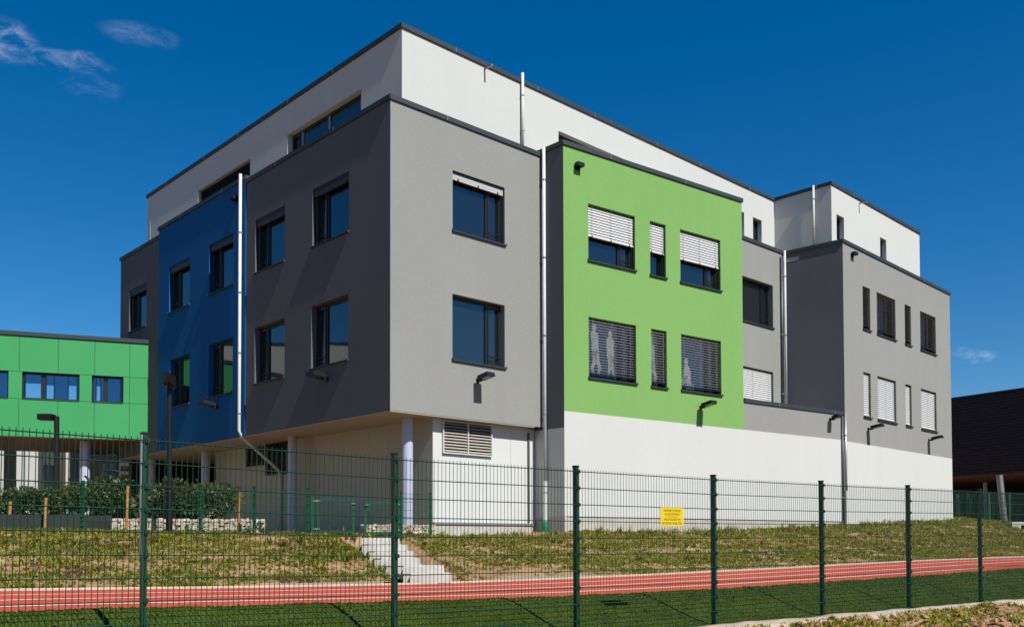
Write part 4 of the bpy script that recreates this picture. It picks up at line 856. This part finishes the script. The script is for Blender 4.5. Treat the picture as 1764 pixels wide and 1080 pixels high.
def gabion(ua, ub, Ya, Yb, vta, vba, h, depth, label, nst):
    A, B = at_depth(ua, vba, Ya), at_depth(ub, vba, Yb); W = Wall((A.x, A.y), (B.x, B.y)); z0 = min(A.z, B.z)-.08; z1 = at_depth(ua, vta, Ya).z
    t = empty('gabion_wall', A, label, 'wall'); q = MB(); q.box(W, .04, W.L-.04, -depth, -.07, z0, z1-.06); q.build('core', M['stone'], t)
    mb = MB(); cols = int(W.L/.075); rows = int((z1-z0)/.062)
    def stone(s, o, z, r):
        vs = [W.p(s+sx*r*random.uniform(.7, 1.15), o+so*r*random.uniform(.6, 1.1), z+sz*r*random.uniform(.6, 1.0)) for sz in (-1, 1) for sx, so in ((-1, 1), (1, 1), (1, -1), (-1, -1))]; mb.hexa(vs)
    for i in range(cols):
        for j in range(rows): stone(.05+(W.L-.1)*(i+.5+random.uniform(-.3, .3))/cols, -.05+random.uniform(-.015, .015), z0+(z1-z0)*(j+.5+random.uniform(-.25, .25))/rows, random.uniform(.032, .05))
        for o in np.arange(.10, depth, .10): stone(.05+(W.L-.1)*(i+.5+random.uniform(-.3, .3))/cols, -o, z1-.05, random.uniform(.035, .055))
    for o in np.arange(.05, depth, .09):
        for j in range(rows):
            for s in (.05, W.L-.05): stone(s, -o, z0+(z1-z0)*(j+.5)/rows, random.uniform(.035, .05))
    tag(mb.build('stone', M['stone'], t), None, None, None, 'stuff'); q = MB()
    for x in np.arange(0, W.L, .2): q.tube([W.p(x, .005, z0), W.p(x, .005, z1)], .003, 3, cap=False)
    for z in np.arange(z0, z1+.01, .1): q.tube([W.p(0, .006, z), W.p(W.L, .006, z)], .003, 3, cap=False)
    q.build('wire_cage', M['bracket'], t)
gabion(191, 457, 20.6, 21.6, 893, 921, .4, .5, 'long low gabion wall of pale stones below the hedge', 400); gabion(627, 752, 22.6, 23.4, 903, 927, .35, .45, 'short low gabion wall of pale stones behind the gate', 200)
A, B = at_depth(-140, 914, 18.9), at_depth(191, 917, 20.8); W = Wall((A.x, A.y), (B.x, B.y)); mem = empty('bed_edging', A, 'low black membrane-covered edging at the foot of the hedge', 'edging')
q = MB(); n = 40; top = at_depth(190, 888, 20.8).z
for i in range(n):
    a, b = W.L*i/n, W.L*(i+1)/n; za, zb = [top+.03*noise.noise(Vector((x*2, 0, 1))) for x in (a, b)]; oa, ob = [.04*noise.noise(Vector((x*1.7, 5, 1))) for x in (a, b)]
    q.quad(W.p(a, oa+.06, .9), W.p(b, ob+.06, .9), W.p(b, ob, zb), W.p(a, oa, za)); q.quad(W.p(a, oa, za), W.p(b, ob, zb), W.p(b, -.9, zb+.05), W.p(a, -.9, za+.05))
q.build('membrane', M['membrane'], mem, smooth=True)
def bush(p, w, h, dep, label, n=1500):
    t = empty('laurel_bush', p, label, 'bush', 'laurel bushes in the hedge'); q = MB()
    for i in range(9):
        a = random.uniform(0, 6.28); r = random.uniform(.1, .8); e = Vector((p.x+math.cos(a)*w*.45*r, p.y+math.sin(a)*dep*.45*r, p.z+h*random.uniform(.6, .95))); b = Vector((p.x+random.uniform(-.15, .15), p.y+random.uniform(-.1, .1), p.z-.12)); q.tube([b, b.lerp(e, .5)+Vector((0, 0, .08)), e], [.014, .01, .004], 5, cap=False)
    q.build('stems', M['twig'], t); mb = MB()
    blobs = [(Vector((random.uniform(-.36, .36)*w, random.uniform(-.32, .32)*dep, h*random.uniform(.28, .78))), random.uniform(.20, .34)*min(w, h)) for _ in range(11)]
    while len(mb.f) < n:
        c, r = random.choice(blobs); dr = Vector((random.gauss(0, 1), random.gauss(0, 1), random.gauss(0, 1))).normalized(); rr = r*(random.random()**.35)*random.uniform(.8, 1.18); pos = c+dr*rr
        if pos.z < .0: continue
        ld = (dr+Vector((random.gauss(0, .6), random.gauss(0, .6), random.gauss(.25, .5)))).normalized(); side = ld.cross(Vector((random.gauss(0, 1), random.gauss(0, 1), random.gauss(0, 1)))).normalized(); L = random.uniform(.06, .15); wd = L*.24; P0 = p+pos
        mid = P0+ld*L*.5+Vector((0, 0, .008)); mb.add([P0, mid-side*wd, P0+ld*L-Vector((0, 0, .012)), mid+side*wd], [(0, 1, 2, 3)], random.choice((0, 0, 0, 0, 1, 2, 2, 2, 3)))
    mb.build('foliage', [M['leafA'], M['leafB'], M['leafC'], M['weed4']], t)
hedge = [(22, 20.3, 888, 856, .9), (64, 20.5, 887, 851, 1.05), (108, 20.8, 886, 851, 1.1), (147, 21.0, 886, 850, 1.05), (186, 21.3, 886, 838, 1.15), (228, 21.5, 888, 842, 1.0), (262, 21.6, 890, 838, 1.05), (300, 21.7, 892, 838, 1.05), (340, 21.8, 893, 842, 1.0), (378, 21.9, 895, 840, 1.0)]
names = ['beside the shortest wooden stake', 'around the stake below the white panels', 'behind the slim black street lamp', 'in front of the annex column', 'the tallest, left of the long stake', 'right of the long stake', 'behind the tall fence post', 'beside the black lamp pole', 'behind the low fence post over the gabion', 'at the hedge end above the gabion']
for (u, Y, vb, vt, w), nm in zip(hedge, names):
    b = at_depth(u, vb, Y); tp = at_depth(u, vt, Y); bush(Vector((b.x, b.y, b.z-.05)), w, (tp.z-b.z)*1.22+.1, .85, 'glossy green laurel bush '+nm, 1350)
q = MB(); A, B = at_depth(-140, 888, 20.2), at_depth(455, 895, 22.2); W = Wall((A.x, A.y), (B.x, B.y)); q.box(W, 0, W.L, -1.6, .62, 1.0, 1.66); tag(q.build('planting_bed', M['membrane']), 'dark planting bed under the hedge', None, None, 'structure')
for (u, Y, vb, vt, lab) in ((17.3, 19.9, 899, 863, 'short pine stake at the left end of the hedge'), (78.7, 19.95, 888, 857, 'pine stake in front of the hedge below the white panels'), (86.5, 22.2, 880, 851, 'thin pine stake standing behind the hedge'), (219.5, 20.7, 891, 835.5, 'long pine stake leaning before the hedge above the gabion'), (413, 21.4, 899, 847, 'pine stake right of the hedge above the gabion')):
    b, tp = at_depth(u-1.3, vb, Y), at_depth(u+.8, vt, Y); q = MB(); q.tube([b-Vector((0, 0, .25)), b.lerp(tp, .5), tp], .032, 10); tag(q.build('wooden_stake', M['stake']), lab, 'stake', 'pine stakes by the hedge')

# ------------------------------------------------------------------ lamp posts, marker, small pieces
def street_lamp(u, Y, vb, vt, r, heads, label):
    b, tp = at_depth(u, vb, Y), at_depth(u, vt, Y); t = empty('street_lamp', b, label, 'street lamp'); q = MB(); q.tube([b-Vector((0, 0, .4)), b+Vector((0, 0, .9)), b+Vector((0, 0, .92)), tp], [r*1.25, r*1.25, r, r], 14); q.build('pole', M['lamp'], t)
    for (ua, va, ub, vb_, dy, wd) in heads:
        a, c = at_depth(ua, va, Y), at_depth(ub, vb_, Y); q = MB(); q.abox(min(a.x, c.x), max(a.x, c.x), Y-dy-wd/2, Y-dy+wd/2, min(a.z, c.z), max(a.z, c.z)); hd_ = q.build('head', M['lamp'], t)
        q = MB(); q.abox(min(a.x, c.x)+.04, max(a.x, c.x)-.06, Y-dy-wd/2+.04, Y-dy+wd/2-.04, min(a.z, c.z)-.012, min(a.z, c.z)-.001); q.build('lens', M['lens'], hd_)
        q = MB(); q.abox(min(c.x, tp.x)-.02, max(c.x, tp.x)+.02, Y-dy-.03, Y-.0+.03, tp.z-.06, tp.z-.01) if ua < u-15 else q.abox(tp.x-.04, tp.x+.04, Y-dy-.03, Y+.03, tp.z-.09, tp.z-.02); q.build('arm', M['lamp'], t)
street_lamp(97.5, 27, 905, 717, .075, [(68, 723.5, 92, 713.5, 0, .3)], 'slim black street lamp with one side head before the green annex')
street_lamp(291.5, 20.2, 917, 646, .055, [(277, 662, 287.5, 649, -.32, .5), (295, 662, 304.5, 649, .32, .5)], 'black lamp post with a crosswise head before the blue wall')
s, d = 0, 0; p = at_depth(1553, 972, 29.0); mk = empty('marker_cone', (p.x, p.y, p.z-.02), 'small orange marker lying at the track edge', 'marker'); q = MB(); n = 14
q.tube([Vector((p.x, p.y, p.z-.02)), Vector((p.x, p.y, p.z+.005)), Vector((p.x, p.y, p.z+.006)), Vector((p.x, p.y, p.z+.10))], [.17, .165, .12, .05], n); q.build('cone', M['orange'], mk)
rf = empty('rear_mesh_fence', at_depth(1655, 893, 47), 'green mesh fence under the dark timber hall', 'fence')
pr = [at_depth(u, 894, Y) for u, Y in ((1650, 47), (1668, 46.5), (1686, 46), (1704, 45.6), (1740, 45), (1790, 44))]
for a in pr:
    q = MB(); q.abox(a.x-.05, a.x+.05, a.y-.05, a.y+.05, a.z-.5, a.z+1.3); q.build('post', M['fgreen2'], rf)
for a, b in zip(pr[:-1], pr[1:]):
    q = MB(); rods(q, a, b, a.z, a.z+1.25, b.z, b.z+1.25, 12, 6, .009); q.build('mesh_panel', M['fgreen2'], rf)
bs = empty('boundary_block', at_depth(1752, 906, 43), 'pale concrete blocks at the foot of the bank by the hall', 'block'); 
for (u, v, w) in ((1750, 903, .55), (1764, 909, .5)):
    a = at_depth(u, v, 42.5); q = MB(); q.abox(a.x-w/2, a.x+w/2, 42.3, 42.9, a.z-.3, a.z+.12); q.build('block', M['step'], bs)
